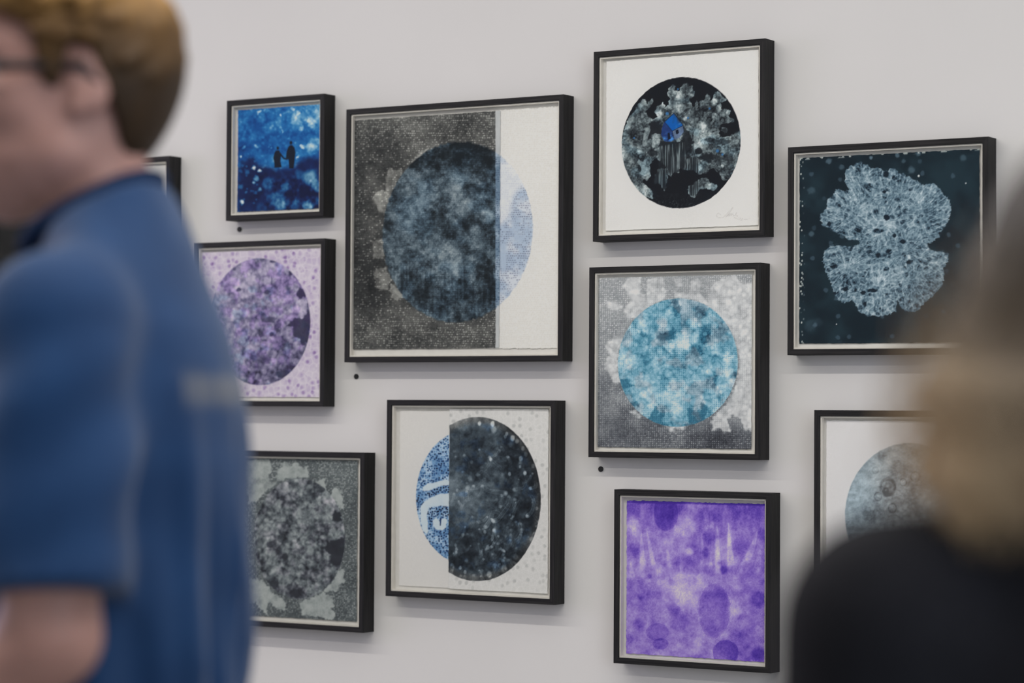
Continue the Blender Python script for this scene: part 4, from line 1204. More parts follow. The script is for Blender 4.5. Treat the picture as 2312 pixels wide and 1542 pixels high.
pic['near_black'] = picture('nearly black mottled print at the left edge, under the chin of the person in blue',
        *r, [dict(name='paper_sheet', px=q, art=art_near_black, n=160, seed=14)])

# ------------------------------------------------------------------ round black dots under three pictures
for (px, py, lab) in ((541, 518, 'small round black dot on the wall under the deep blue print of two figures'),
                      (805, 850, 'small round black dot on the wall under the largest print'),
                      (1357, 1059, 'small round black dot on the wall under the turquoise disc print')):
    p = on_wall(px, py, 0.0)
    n = 32
    V, F = [], []
    for (y, r_) in ((0.0, 0.0062), (-0.0022, 0.0062), (-0.003, 0.0052)):
        V += [(r_ * math.cos(2 * math.pi * i / n), y, r_ * math.sin(2 * math.pi * i / n)) for i in range(n)]
    for k in range(2):
        F += [(k * n + i, k * n + (i + 1) % n, (k + 1) * n + (i + 1) % n, (k + 1) * n + i) for i in range(n)]
    F += [tuple(range(2 * n, 3 * n)), tuple(range(n - 1, -1, -1))]
    me = mesh_from('wall_dot', V, F)
    recalc(me)
    o = link('wall_dot', me, M['dot'], None, (p[0], 0, p[2]))
    o['label'] = lab
    o['category'] = 'dot'
    o['group'] = 'black dots on the wall'
# ------------------------------------------------------------------ people: bodies grown from distance fields
class Field:
    """signed distance field on a rectilinear grid, meshed with surface nets"""

    def __init__(self, xs, ys, zs):
        self.xs, self.ys, self.zs = [np.asarray(a, dtype=np.float32) for a in (xs, ys, zs)]
        self.d = np.full((len(xs), len(ys), len(zs)), 1.0, dtype=np.float32)

    def sub(self, lo, hi):
        sl = []
        for a, l, h in zip((self.xs, self.ys, self.zs), lo, hi):
            i, j = np.searchsorted(a, l), np.searchsorted(a, h)
            sl.append(slice(max(0, i - 1), min(len(a), j + 1)))
        x = self.xs[sl[0]][:, None, None]; y = self.ys[sl[1]][None, :, None]; z = self.zs[sl[2]][None, None, :]
        return tuple(sl), x, y, z

    def add(self, fn, lo, hi, k=0.0, op='u'):
        m = 0.06 + k
        sl, x, y, z = self.sub([l - m for l in lo], [h + m for h in hi])
        if 0 in self.d[sl].shape:
            return
        n = fn(x, y, z).astype(np.float32)
        o = self.d[sl]
        if op == 'u':
            if k > 0:
                h = np.clip(.5 + .5 * (o - n) / k, 0, 1)
                r = o + (n - o) * h - k * h * (1 - h)
            else:
                r = np.minimum(o, n)
        elif op == 's':           # subtract
            if k > 0:
                h = np.clip(.5 - .5 * (o + n) / k, 0, 1)
                r = o + (-n - o) * h + k * h * (1 - h)
            else:
                r = np.maximum(o, -n)
        self.d[sl] = r

    def cap(self, a, b, ra, rb, k=0.02, sq=(1, 1, 1), op='u'):
        a, b = np.array(a, float), np.array(b, float)
        ab = b - a; L = float((ab / sq) @ (ab / sq)) + 1e-12
        ab_ = ab / sq
        def fn(x, y, z):
            px, py, pz = (x - a[0]) / sq[0], (y - a[1]) / sq[1], (z - a[2]) / sq[2]
            t = np.clip((px * ab_[0] + py * ab_[1] + pz * ab_[2]) / L, 0, 1)
            return (np.sqrt((px - t * ab_[0]) ** 2 + (py - t * ab_[1]) ** 2 + (pz - t * ab_[2]) ** 2) - (ra + (rb - ra) * t)) * min(sq)
        R_ = max(ra, rb) * max(sq)
        self.add(fn, np.minimum(a, b) - R_, np.maximum(a, b) + R_, k, op)

    def chain(self, pts, rs, k=0.02, kk=0.004, op='u'):
        for i in range(len(pts) - 1):
            self.cap(pts[i], pts[i + 1], rs[i], rs[i + 1], k if i == 0 else max(kk, .006), op=op)

    def ell(self, c, r, k=0.02, op='u', ry=0.0):
        c = np.array(c, float); r = np.array(r, float)
        cs, sn = math.cos(ry), math.sin(ry)
        def fn(x, y, z):
            px, py, pz = x - c[0], y - c[1], z - c[2]
            px, pz = cs * px + sn * pz, -sn * px + cs * pz
            k0 = np.sqrt((px / r[0]) ** 2 + (py / r[1]) ** 2 + (pz / r[2]) ** 2)
            k1 = np.sqrt((px / r[0] ** 2) ** 2 + (py / r[1] ** 2) ** 2 + (pz / r[2] ** 2) ** 2) + 1e-9
            return k0 * (k0 - 1) / k1
        R_ = r if ry == 0 else np.array([max(r[0], r[2]), r[1], max(r[0], r[2])])
        self.add(fn, c - R_, c + R_, k, op)

    def profile(self, tab, k=0.03, fold=None, off=0.0):
        """stack of elliptic sections: rows of z, x centre, x radius, y radius"""
        tab = np.array(sorted(tab), float)
        zz = tab[:, 0]
        def fn(x, y, z):
            zc = np.clip(z, zz[0], zz[-1])
            xc, rx, ry = np.interp(zc, zz, tab[:, 1]), np.interp(zc, zz, tab[:, 2]) + off, np.interp(zc, zz, tab[:, 3]) + off
            q = np.sqrt(((x - xc) / rx) ** 2 + (y / ry) ** 2)
            g = np.sqrt(((x - xc) / rx ** 2) ** 2 + (y / ry ** 2) ** 2) + 1e-6
            d = q * (q - 1) / g
            if fold is not None:
                d = d + fold(x, y, z)
            dz = np.maximum(zz[0] - z, z - zz[-1])
            return np.maximum(d, dz)
        rm = max(tab[:, 2].max(), tab[:, 3].max()) + abs(tab[:, 1]).max() + off
        self.add(fn, (-rm, -rm, zz[0]), (rm, rm, zz[-1]), k)

    def cut(self, fn):
        x, y, z = self.xs[:, None, None], self.ys[None, :, None], self.zs[None, None, :]
        self.d = np.maximum(self.d, fn(x, y, z).astype(np.float32))

    def mesh(self, name, relax=2):
        D = self.d
        D = np.pad(D, 1, constant_values=1.0)
        ax = []
        for a in (self.xs, self.ys, self.zs):
            ax.append(np.concatenate([[2 * a[0] - a[1]], a, [2 * a[-1] - a[-2]]]))
        S = D < 0
        nx, ny, nz = D.shape
        c = np.zeros((nx - 1, ny - 1, nz - 1), dtype=np.int8)
        for i in (0, 1):
            for j in (0, 1):
                for k in (0, 1):
                    c += S[i:nx - 1 + i, j:ny - 1 + j, k:nz - 1 + k]
        act = (c > 0) & (c < 8)
        I, J, K = np.nonzero(act)
        vid = np.full(act.shape, -1, dtype=np.int32)
        vid[I, J, K] = np.arange(len(I))
        P = np.zeros((len(I), 3)); cnt = np.zeros(len(I))
        cor = [(i, j, k) for i in (0, 1) for j in (0, 1) for k in (0, 1)]
        for a_ in cor:
            for b_ in cor:
                if a_ < b_ and sum(abs(p - q) for p, q in zip(a_, b_)) == 1:
                    da = D[I + a_[0], J + a_[1], K + a_[2]]; db = D[I + b_[0], J + b_[1], K + b_[2]]
                    m = (da < 0) != (db < 0)
                    t = np.where(m, da / np.where(m, da - db, 1), 0)
                    for q, (base, s_, e_) in enumerate(((I, a_[0], b_[0]), (J, a_[1], b_[1]), (K, a_[2], b_[2]))):
                        pa, pb = ax[q][base + s_], ax[q][base + e_]
                        P[:, q] += np.where(m, pa + t * (pb - pa), 0)
                    cnt += m
        P /= cnt[:, None]
        F = []
        # quads around each crossing edge
        for q in range(3):
            lo = [slice(1, n - 1) for n in D.shape]
            hi = [slice(1, n - 1) for n in D.shape]
            lo[q] = slice(0, D.shape[q] - 1); hi[q] = slice(1, D.shape[q])
            A, B = S[tuple(lo)], S[tuple(hi)]
            X_, Y_, Z_ = np.nonzero(A != B)
            off = [1, 1, 1]; off[q] = 0
            i, j, k = X_ + off[0], Y_ + off[1], Z_ + off[2]
            flip = B[X_, Y_, Z_]
            u, w = [(1, 2), (2, 0), (0, 1)][q]
            idx = []
            for du, dw in ((-1, -1), (0, -1), (0, 0), (-1, 0)):
                t = [i, j, k]
                t[u] = t[u] + du; t[w] = t[w] + dw
                idx.append(vid[tuple(t)])
            f = np.stack(idx, 1)
            f[flip] = f[flip][:, ::-1]
            F.append(f)
        F = np.concatenate(F)
        F = F[(F >= 0).all(1)]
        for _ in range(relax):
            acc = np.zeros_like(P); n = np.zeros(len(P))
            for a_, b_ in ((0, 1), (1, 2), (2, 3), (3, 0)):
                for p, q in ((a_, b_), (b_, a_)):
                    for d_ in range(3):
                        acc[:, d_] += np.bincount(F[:, p], P[F[:, q], d_], len(P))
                    n += np.bincount(F[:, p], minlength=len(P))
            P = .5 * P + .5 * acc / np.maximum(n, 1)[:, None]
        return mesh_from(name, P, F, smooth=True)


def axis(*segs):
    """(start, stop, step), ... joined"""
    out = []
    for a, b, s in segs:
        n = max(1, int(round((b - a) / s)))
        out += list(np.linspace(a, b, n, endpoint=False))
    out.append(segs[-1][1])
    return np.array(out)


def hand(f, wrist, along, palm_n, side, k=0.8, curl=0.35):
    """palm and five unequal bent fingers. along: forearm direction, palm_n: the way the palm faces, side: the way the thumb points"""
    a = np.array(along, float); a /= np.linalg.norm(a)
    n = np.array(palm_n, float); n -= a * (n @ a); n /= np.linalg.norm(n)
    s = np.array(side, float); s -= a * (s @ a) + n * (s @ n); s /= np.linalg.norm(s)
    w = np.array(wrist, float)
    for q in (-.024, -.008, .008, .024):
        f.cap(w + a * .012 * k + s * q * .7 * k, w + a * .088 * k + s * q * k, .0135 * k, .0115 * k, .012)
    for q, L in ((.027, .070), (.009, .080), (-.009, .074), (-.026, .058)):
        p = w + a * .088 * k + s * q * k
        d = a * math.cos(curl) + n * math.sin(curl)
        d2 = a * math.cos(curl * 2.2) + n * math.sin(curl * 2.2)
        d3 = a * math.cos(curl * 3.2) + n * math.sin(curl * 3.2)
        p1 = p + d * L * .45 * k; p2 = p1 + d2 * L * .32 * k; p3 = p2 + d3 * L * .23 * k
        f.chain([p - a * .01 * k, p1, p2, p3], [.0098 * k, .0092 * k, .0085 * k, .0074 * k], .004)
    p = w + a * .026 * k + s * .026 * k
    p1 = p + (a * .6 + s * .7 + n * .25) * .040 * k; p2 = p1 + (a * .85 + s * .25 + n * .35) * .032 * k; p3 = p2 + (a * .9 + n * .4) * .022 * k
    f.chain([p - s * .012 * k, p1, p2, p3], [.015 * k, .0115 * k, .0105 * k, .0085 * k], .012)


def head_shape(f, c, s=1.0, female=False):
    """c: centre of the cranium, looking along +x; s: scale"""
    def P(x, y, z):
        return (c[0] + x * s, c[1] + y * s, c[2] + z * s)
    f.ell(P(0, 0, .015), (.098 * s, .077 * s, .100 * s), .03)
    f.ell(P(.035, 0, -.045), (.068 * s, .062 * s, .085 * s), .03)
    f.cap(P(.02, .035, -.085), P(.075, .012, -.120), .030 * s, .022 * s, .03)
    f.cap(P(.02, -.035, -.085), P(.075, -.012, -.120), .030 * s, .022 * s, .03)
    f.ell(P(.080, 0, -.122), (.020 * s, .022 * s, .016 * s), .02)
    f.ell(P(.080, 0, .035), (.022 * s, .055 * s, .024 * s), .03)           # brow
    for q in (1, -1):
        f.ell(P(.097, q * .032, .004), (.016 * s, .018 * s, .012 * s), .012, 's')   # eye sockets
        f.ell(P(.065, q * .044, -.030), (.026 * s, .020 * s, .022 * s), .02)        # cheek
        f.ell(P(-.010, q * .079, -.010), (.022 * s, .010 * s, .036 * s), .006, ry=-.15)   # ear
        f.ell(P(-.004, q * .091, -.008), (.011 * s, .008 * s, .020 * s), .004, 's', ry=-.15)
        f.ell(P(.004, q * .078, -.038), (.009 * s, .007 * s, .010 * s), .006)
    f.cap(P(.092, 0, .012), P(.117, 0, -.030), .009 * s, .012 * s, .012)   # nose
    f.ell(P(.106, .011, -.036), (.010 * s, .008 * s, .008 * s), .008)
    f.ell(P(.106, -.011, -.036), (.010 * s, .008 * s, .008 * s), .008)
    f.cap(P(.096, -.018, -.070), P(.096, .018, -.070), .0075 * s, .0075 * s, .008, (1.2, 1, .8))
    f.cap(P(.094, -.015, -.082), P(.094, .015, -.082), .008 * s, .008 * s, .008, (1.1, 1, .8))


def eyes(parent, c, s, mat_w, mat_i):
    import bmesh
    for q in (1, -1):
        bm = bmesh.new()
        bmesh.ops.create_uvsphere(bm, u_segments=16, v_segments=10, radius=.0125 * s)
        bmesh.ops.translate(bm, verts=bm.verts, vec=(c[0] + .083 * s, c[1] + q * .031 * s, c[2] + .004 * s))
        me = bpy.data.meshes.new('eye'); bm.to_mesh(me); bm.free()
        me.polygons.foreach_set('use_smooth', np.ones(len(me.polygons), dtype=bool))
        o = link('eye', me, mat_w, parent)
        me.materials.append(mat_i)
        for p in me.polygons:
            if p.center.x > c[0] + (.083 + .0108) * s:
                p.material_index = 1


def sk_mat(name, c1, c2):
    m = noise_mat(name, c1, c2, (35, 35, 35), 0.5, 0.08, 4, 0.4)
    b = m.node_tree.nodes['Principled BSDF']
    b.inputs['Subsurface Weight'].default_value = 0.12
    b.inputs['Subsurface Radius'].default_value = (0.012, 0.004, 0.002)
    return m


M['skin'] = sk_mat('fair_skin', (0.40, 0.22, 0.185), (0.48, 0.27, 0.23))
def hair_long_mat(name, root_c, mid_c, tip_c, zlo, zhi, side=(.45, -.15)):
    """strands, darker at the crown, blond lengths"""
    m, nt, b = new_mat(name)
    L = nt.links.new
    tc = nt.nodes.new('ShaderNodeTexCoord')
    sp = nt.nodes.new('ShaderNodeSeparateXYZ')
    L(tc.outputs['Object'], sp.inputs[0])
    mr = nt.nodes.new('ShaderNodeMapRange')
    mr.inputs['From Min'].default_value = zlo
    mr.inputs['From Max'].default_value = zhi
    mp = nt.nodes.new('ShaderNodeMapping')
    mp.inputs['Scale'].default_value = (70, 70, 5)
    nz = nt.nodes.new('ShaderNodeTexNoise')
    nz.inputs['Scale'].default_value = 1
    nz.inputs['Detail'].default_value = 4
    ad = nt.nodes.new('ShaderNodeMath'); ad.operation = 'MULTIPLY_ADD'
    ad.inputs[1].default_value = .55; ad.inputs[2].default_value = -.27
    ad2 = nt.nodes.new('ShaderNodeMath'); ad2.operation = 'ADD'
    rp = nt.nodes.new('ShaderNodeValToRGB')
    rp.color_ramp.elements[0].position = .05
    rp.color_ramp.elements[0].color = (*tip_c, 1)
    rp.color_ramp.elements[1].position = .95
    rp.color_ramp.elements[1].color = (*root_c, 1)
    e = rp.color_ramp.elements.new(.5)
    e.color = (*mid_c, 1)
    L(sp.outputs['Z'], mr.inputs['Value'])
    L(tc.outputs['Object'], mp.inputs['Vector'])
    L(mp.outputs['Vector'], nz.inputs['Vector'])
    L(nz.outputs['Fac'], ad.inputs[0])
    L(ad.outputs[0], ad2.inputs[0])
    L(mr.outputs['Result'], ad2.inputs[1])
    # lit outer strands and shaded inner hair, put in as colour by sideways distance
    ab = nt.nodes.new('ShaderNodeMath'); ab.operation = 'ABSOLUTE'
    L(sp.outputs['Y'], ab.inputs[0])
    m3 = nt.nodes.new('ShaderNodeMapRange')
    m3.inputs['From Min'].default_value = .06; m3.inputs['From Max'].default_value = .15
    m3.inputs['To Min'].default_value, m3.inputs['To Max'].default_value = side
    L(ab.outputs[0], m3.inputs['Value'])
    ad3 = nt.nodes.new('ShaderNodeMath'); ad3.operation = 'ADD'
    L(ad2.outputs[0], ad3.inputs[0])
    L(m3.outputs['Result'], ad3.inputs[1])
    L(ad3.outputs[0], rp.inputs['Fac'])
    L(rp.outputs['Color'], b.inputs['Base Color'])
    b.inputs['Roughness'].default_value = .55
    b.inputs['Specular IOR Level'].default_value = .2
    bp = nt.nodes.new('ShaderNodeBump')
    bp.inputs['Strength'].default_value = .6
    bp.inputs['Distance'].default_value = .003
    L(nz.outputs['Fac'], bp.inputs['Height'])
    L(bp.outputs['Normal'], b.inputs['Normal'])
    return m


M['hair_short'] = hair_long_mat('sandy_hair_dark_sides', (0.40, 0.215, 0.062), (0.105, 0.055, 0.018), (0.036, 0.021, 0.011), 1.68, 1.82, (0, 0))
M['trouser'] = noise_mat('dark_trousers', (0.014, 0.015, 0.019), (0.022, 0.023, 0.028), (60, 60, 60), 0.85)
M['shoe'] = noise_mat('dark_leather', (0.010, 0.009, 0.008), (0.020, 0.018, 0.016), (50, 50, 50), 0.4)
M['coat'] = noise_mat('black_cloth', (0.0085, 0.0088, 0.0115), (0.013, 0.013, 0.017), (90, 90, 90), 0.9, 0.2, 4, 0.15)
M['eye_white'] = noise_mat('eye_white', (0.72, 0.70, 0.68), (0.78, 0.76, 0.74), (40, 40, 40), 0.2)
M['iris'] = noise_mat('dark_iris', (0.012, 0.018, 0.022), (0.03, 0.045, 0.05), (90, 90, 90), 0.15)
M['spectacle'] = noise_mat('dark_plastic', (0.010, 0.009, 0.012), (0.018, 0.016, 0.020), (90, 90, 90), 0.3)


def shirt_mat():
    """blue jersey with a pale printed line of faded lettering across the upper back"""
    m, nt, b = new_mat('blue_jersey')
    L = nt.links.new
    tc = nt.nodes.new('ShaderNodeTexCoord')
    nz = nt.nodes.new('ShaderNodeTexNoise')
    nz.inputs['Scale'].default_value = 14
    nz.inputs['Detail'].default_value = 5
    rp = nt.nodes.new('ShaderNodeValToRGB')
    rp.color_ramp.elements[0].position, rp.color_ramp.elements[1].position = .3, .7
    rp.color_ramp.elements[0].color = (0.0075, 0.036, 0.110, 1)
    rp.color_ramp.elements[1].color = (0.011, 0.048, 0.140, 1)
    L(tc.outputs['Object'], nz.inputs['Vector'])
    L(nz.outputs['Fac'], rp.inputs['Fac'])
    at = nt.nodes.new('ShaderNodeAttribute')
    at.attribute_name = 'back_print'
    mx = nt.nodes.new('ShaderNodeMix')
    mx.data_type = 'RGBA'
    L(at.outputs['Fac'], mx.inputs['Factor'])
    L(rp.outputs['Color'], mx.inputs['A'])
    mx.inputs['B'].default_value = (0.13, 0.14, 0.165, 1)
    L(mx.outputs['Result'], b.inputs['Base Color'])
    b.inputs['Roughness'].default_value = 0.8
    b.inputs['Specular IOR Level'].default_value = 0.2
    b.inputs['Sheen Weight'].default_value = 0.15
    wv = nt.nodes.new('ShaderNodeTexNoise')
    wv.inputs['Scale'].default_value = 400
    bp = nt.nodes.new('ShaderNodeBump')
    bp.inputs['Strength'].default_value = .15
    bp.inputs['Distance'].default_value = .001
    L(tc.outputs['Object'], wv.inputs['Vector'])
    L(wv.outputs['Fac'], bp.inputs['Height'])
    L(bp.outputs['Normal'], b.inputs['Normal'])
    return m


M['shirt'] = shirt_mat()
M['collar'] = noise_mat('navy_rib', (0.006, 0.018, 0.055), (0.009, 0.026, 0.075), (200, 200, 200), 0.9, 0.2, 3, 0.15)


def fnoise(x, y, z, s):
    return np.sin(x * 31 + y * 17 + s) * np.sin(y * 23 - z * 13 + 2 * s) * np.sin(z * 19 + x * 11 + 3 * s)


# ---------------------------------------------------------------- the person in the blue shirt
def twist(o, ang, cx, z0, z1):
    """turn everything above the neck about an upright axis"""
    me = o.data
    n = len(me.vertices)
    co = np.zeros(n * 3, dtype=np.float32); me.vertices.foreach_get('co', co); co = co.reshape(-1, 3)
    a = ang * sst(z0, z1, co[:, 2])
    x, y = co[:, 0] - cx, co[:, 1].copy()
    co[:, 0] = cx + np.cos(a) * x - np.sin(a) * y
    co[:, 1] = np.sin(a) * x + np.cos(a) * y
    me.vertices.foreach_set('co', co.ravel()); me.update()


def man():
    p = at_depth(300, 560, 2.65)
    left = np.array([-CR[0], -CR[1]])                      # picture left
    fw = np.array([CF[0], CF[1]]); fw /= np.linalg.norm(fw); left /= np.linalg.norm(left)
    yaw_away = math.radians(10)
    d = left * math.cos(yaw_away) + fw * math.sin(yaw_away)
    rz = math.atan2(d[1], d[0])
    root = empty('person', (p[0], p[1], 0.0), 'person in blue t-shirt and glasses with short sandy hair, walking past to the left', 'person', rz=rz)
    # proportions, metres; x ahead, y to the left side, z up
    C = (.060, 0.0, 1.700)          # cranium centre
    TOR = [(.84, .0, .085, .140), (.92, .0, .112, .172), (1.02, .0, .106, .158), (1.14, .005, .112, .158), (1.28, .010, .112, .166),
           (1.38, .010, .104, .168), (1.46, .006, .084, .160), (1.50, .005, .066, .12), (1.54, .006, .054, .07)]
    sl, sr = (.018, .182, 1.436), (.060, -.178, 1.436)
    el, er = (.004, .224, 1.140), (.10, -.225, 1.150)
    wl, wr = (.195, .195, .985), (.25, -.205, 1.00)
    hl, hr = (0, .092, .93), (0, -.092, .93)
    kl, kr = (.11, .095, .52), (-.04, -.095, .50)
    al, ar = (.10, .095, .085), (-.22, -.095, .13)
    xs = axis((-.42, -.14, .012), (-.14, .18, .006), (.18, .46, .007))
    ys = axis((-.33, -.12, .0075), (-.12, .12, .006), (.12, .33, .0075))
    zs = axis((-.0, .95, .015), (.95, 1.20, .007), (1.20, 1.50, .009), (1.50, 1.84, .0055))
    f = Field(xs, ys, zs)
    f.profile(TOR)
    f.cap((.030, 0, 1.50), (.044, 0, 1.63), .062, .054, .03)
    for s_, e_, w_, h_, k_, a_, q in ((sl, el, wl, hl, kl, al, 1), (sr, er, wr, hr, kr, ar, -1)):
        f.ell(s_, (.050, .046, .052), .03)
        f.cap((.005, q * .05, 1.545), (.015, q * .16, 1.458), .026, .028, .03)
        f.cap(s_, e_, .052, .047, .03)
        f.cap(e_, w_, .048, .028, .015)
        f.cap(h_, k_, .085, .058, .04)
        f.cap(k_, a_, .056, .038, .02)
        f.cap(a_, (a_[0] + .11, a_[1], a_[2] - .05), .036, .028, .02, (1, 1, .9))
        aw = np.array(w_) - np.array(e_)
        hand(f, w_, aw, (0, -q, -.2), (0.1, 0, 1) if True else None, 1.02, .4)
    head_shape(f, C)
    me = f.mesh('body')
    link('body', me, M['skin'], root)
    eyes(root, C, 1.0, M['eye_white'], M['iris'])

    # t-shirt: hangs straight from the shoulder blades, wide sleeves to the elbow
    g = Field(axis((-.32, .32, .008)), axis((-.34, .34, .008)), axis((.80, 1.67, .008)))
    SH = [(.80, .012, .128, .188), (.92, .012, .128, .190), (1.05, .010, .126, .180), (1.18, .018, .137, .178), (1.30, .022, .140, .184),
          (1.38, .022, .134, .184), (1.44, .016, .112, .170), (1.49, .010, .086, .130), (1.53, .014, .076, .098), (1.58, .028, .064, .072), (1.62, .038, .059, .064), (1.65, .040, .058, .062)]

    def fold(x, y, z):
        ang = np.arctan2(y, x + .02)
        w = np.clip((1.42 - z) / .3, 0, 1)
        return w * (.008 * np.sin(ang * 9 + 3 * np.sin(z * 4)) + .005 * np.sin(ang * 17 + z * 7 + 1.3)) + .004 * np.sin(z * 30 + ang * 4) * np.clip((1.40 - z) / .2, 0, 1)

    g.profile(SH, 0.0, fold)
    g.cap((.005, .05, 1.548), (.0, .165, 1.466), .036, .042, .05)
    g.cap((.010, -.05, 1.548), (.045, -.160, 1.462), .036, .040, .05)
    for s_, e_, q in ((sl, el, 1), (sr, er, -1)):
        s_, e_ = np.array(s_), np.array(e_)
        dr = e_ - s_; Ln = np.linalg.norm(dr); u = dr / Ln
        end = s_ + u * Ln * .86

        def sleeve(x, y, z, s_=s_, u=u, Ln=Ln, q=q):
            px, py, pz = x - s_[0], y - s_[1], z - s_[2]
            t = px * u[0] + py * u[1] + pz * u[2]
            tt = np.clip(t, 0, Ln)
            qx, qy, qz = px - tt * u[0], py - tt * u[1], pz - tt * u[2]
            a = np.arctan2(qy, qx)
            rad = .074 + .008 * tt / Ln + .0045 * np.sin(a * 3 + tt * 26 + q) * np.clip(tt / .08, 0, 1) + .003 * np.sin(tt * 60 + 2 * a)
            return np.maximum(np.sqrt(qx ** 2 + qy ** 2 + qz ** 2) - rad, t - Ln * .86)
        g.add(sleeve, np.minimum(s_, end) - .09, np.maximum(s_, end) + .09, .028)
    # neckline: sloping cut, lower in front
    g.cut(lambda x, y, z: (z - (1.590 - .55 * (x + .016))) * .88)
    g.cut(lambda x, y, z: .835 - z + 0 * x)
    me = g.mesh('tee_shirt', 2)
    n = len(me.vertices)
    co = np.zeros(n * 3, dtype=np.float32); me.vertices.foreach_get('co', co); co = co.reshape(-1, 3)
    # faded print across the upper back
    bx, by, bz = co[:, 0], co[:, 1], co[:, 2]
    band = (bx < -.07) * (np.abs(by) < .105) * np.clip(1 - np.abs((bz - 1.378 - .0 * by) / .018) ** 4, 0, 1)
    letters = .55 + .45 * np.sign(np.sin(by * 240 + np.sin(by * 90) * 2))
    at = me.attributes.new('back_print', 'FLOAT', 'POINT')
    at.data.foreach_set('value', (band * (.55 + .35 * letters)).astype(np.float32))
    link('tee_shirt', me, M['shirt'], root)
    # ribbed collar
    col = Field(axis((-.13, .14, .005)), axis((-.11, .11, .005)), axis((1.46, 1.66, .005)))
    ring = []
    for i in range(36):
        a = 2 * math.pi * i / 36
        x, y = .044 + .067 * math.cos(a), .075 * math.sin(a)
        ring.append((x, y, 1.590 - .55 * (x + .016) + .004))
    for i in range(36):
        col.cap(ring[i], ring[(i + 1) % 36], .0105, .0105, .003)
    o = link('collar', col.mesh('collar', 1), M['collar'], root)
    o['label'] = 'darker navy ribbed collar'
    # trousers
    t = Field(axis((-.34, .26, .012)), axis((-.22, .22, .012)), axis((.05, 1.0, .014)))
    t.profile([(.84, 0, .098, .155), (.92, .0, .124, .182), (1.0, .0, .118, .172)], 0.0)
    for h_, k_, a_ in ((hl, kl, al), (hr, kr, ar)):
        t.cap(h_, k_, .098, .075, .03)
        t.cap(k_, (a_[0], a_[1], a_[2] + .03), .074, .058, .02)
    link('trousers', t.mesh('trousers'), M['trouser'], root)
    # shoes
    for a_, tilt in ((al, 0), (ar, 1)):
        s_ = Field(axis((-.34, .34, .007)), axis((a_[1] - .08, a_[1] + .08, .007)), axis((-.012, .2, .007)))
        z0 = 0.0
        s_.ell((a_[0] + .03, a_[1], z0 + .035), (.125, .046, .045), .02)
        s_.ell((a_[0] + .105, a_[1] + .003, z0 + .032), (.075, .05, .036), .02)
        s_.cap((a_[0] - .03, a_[1], z0 + .05), (a_[0] - .02, a_[1], z0 + (.10 if not tilt else .14)), .042, .042, .02)
        s_.cut(lambda x, y, z: 0.0005 - z + 0 * x)
        link('shoe', s_.mesh('shoe', 1), M['shoe'], root)
    # short hair: a cap over the skull with tufts, trimmed round the ears
    h = Field(axis((-.08, .22, .0045)), axis((-.12, .12, .0045)), axis((1.56, 1.86, .0045)))
    h.ell((C[0] - .002, 0, C[2] + .020), (.112, .092, .112), 0.0)
    h.ell((C[0] - .040, 0, C[2] - .025), (.046, .062, .072), .03)
    h.ell((C[0] + .055, 0.0, C[2] + .090), (.065, .070, .040), .03)
    h.ell((C[0] + .080, 0.0, C[2] + .076), (.046, .074, .034), .02)
    rs = np.random.RandomState(3)
    for i in range(170):
        a = rs.uniform(0, 2 * math.pi); e_ = rs.uniform(-.1, 1.5)
        n_ = np.array([math.cos(e_) * math.cos(a), math.cos(e_) * math.sin(a), math.sin(e_)])
        q = np.array([C[0], 0, C[2] + .020]) + n_ * np.array([.106, .086, .106])
        tdir = np.array([.5, .15 * np.sign(n_[1]), -.25]) + n_ * .35
        tdir /= np.linalg.norm(tdir)
        h.cap(q, q + tdir * rs.uniform(.02, .035), .011, .005, .006)

    def hairline(x, y, z):
        X = x - C[0]
        line = np.interp(X, [-.12, -.075, -.045, -.030, -.010, .012, .022, .04, .05, .075, .09, .12], [-.080, -.085, -.080, -.030, .028, .030, -.020, -.015, .040, .055, .070, .080])
        return (C[2] + line - z) * .8 + .004 * np.sin(y * 90 + x * 70)
    h.cut(hairline)
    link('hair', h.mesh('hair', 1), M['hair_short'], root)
    # glasses: two rims, bridge, two temples
    gl = Field(axis((.0, .21, .003)), axis((-.10, .10, .003)), axis((1.66, 1.74, .003)))
    gz = C[2] - .008
    for q in (1, -1):
        ring = [(C[0] + .104 - .012 * abs(math.cos(2 * math.pi * i / 22) * .026 + .033) / .06, q * (.034 + .026 * math.cos(2 * math.pi * i / 22)), gz + .020 * math.sin(2 * math.pi * i / 22)) for i in range(22)]
        for i in range(22):
            gl.cap(ring[i], ring[(i + 1) % 22], .0028, .0028, .001)
        gl.chain([(C[0] + .092, q * .061, gz + .008), (C[0] + .080, q * .078, gz + .010), (C[0] + .0, q * .084, gz + .012), (C[0] - .02, q * .084, gz - .006)], [.0045, .0055, .0050, .0035], .002)
    gl.cap((C[0] + .104, -.008, gz + .006), (C[0] + .104, .008, gz + .006), .0026, .0026, .001)
    link('glasses', gl.mesh('glasses', 0), M['spectacle'], root)
    for o in root.children:
        if o.name.split('.')[0] in ('body', 'eye', 'hair', 'glasses'):
            twist(o, math.radians(22), .02, 1.545, 1.625)
    return root


man()


# ---------------------------------------------------------------- the blond person in black
M['hair_long'] = hair_long_mat('blond_lengths_dark_crown', (0.050, 0.042, 0.039), (0.23, 0.18, 0.13), (0.56, 0.41, 0.25), 1.28, 1.58, (.30, -.25))


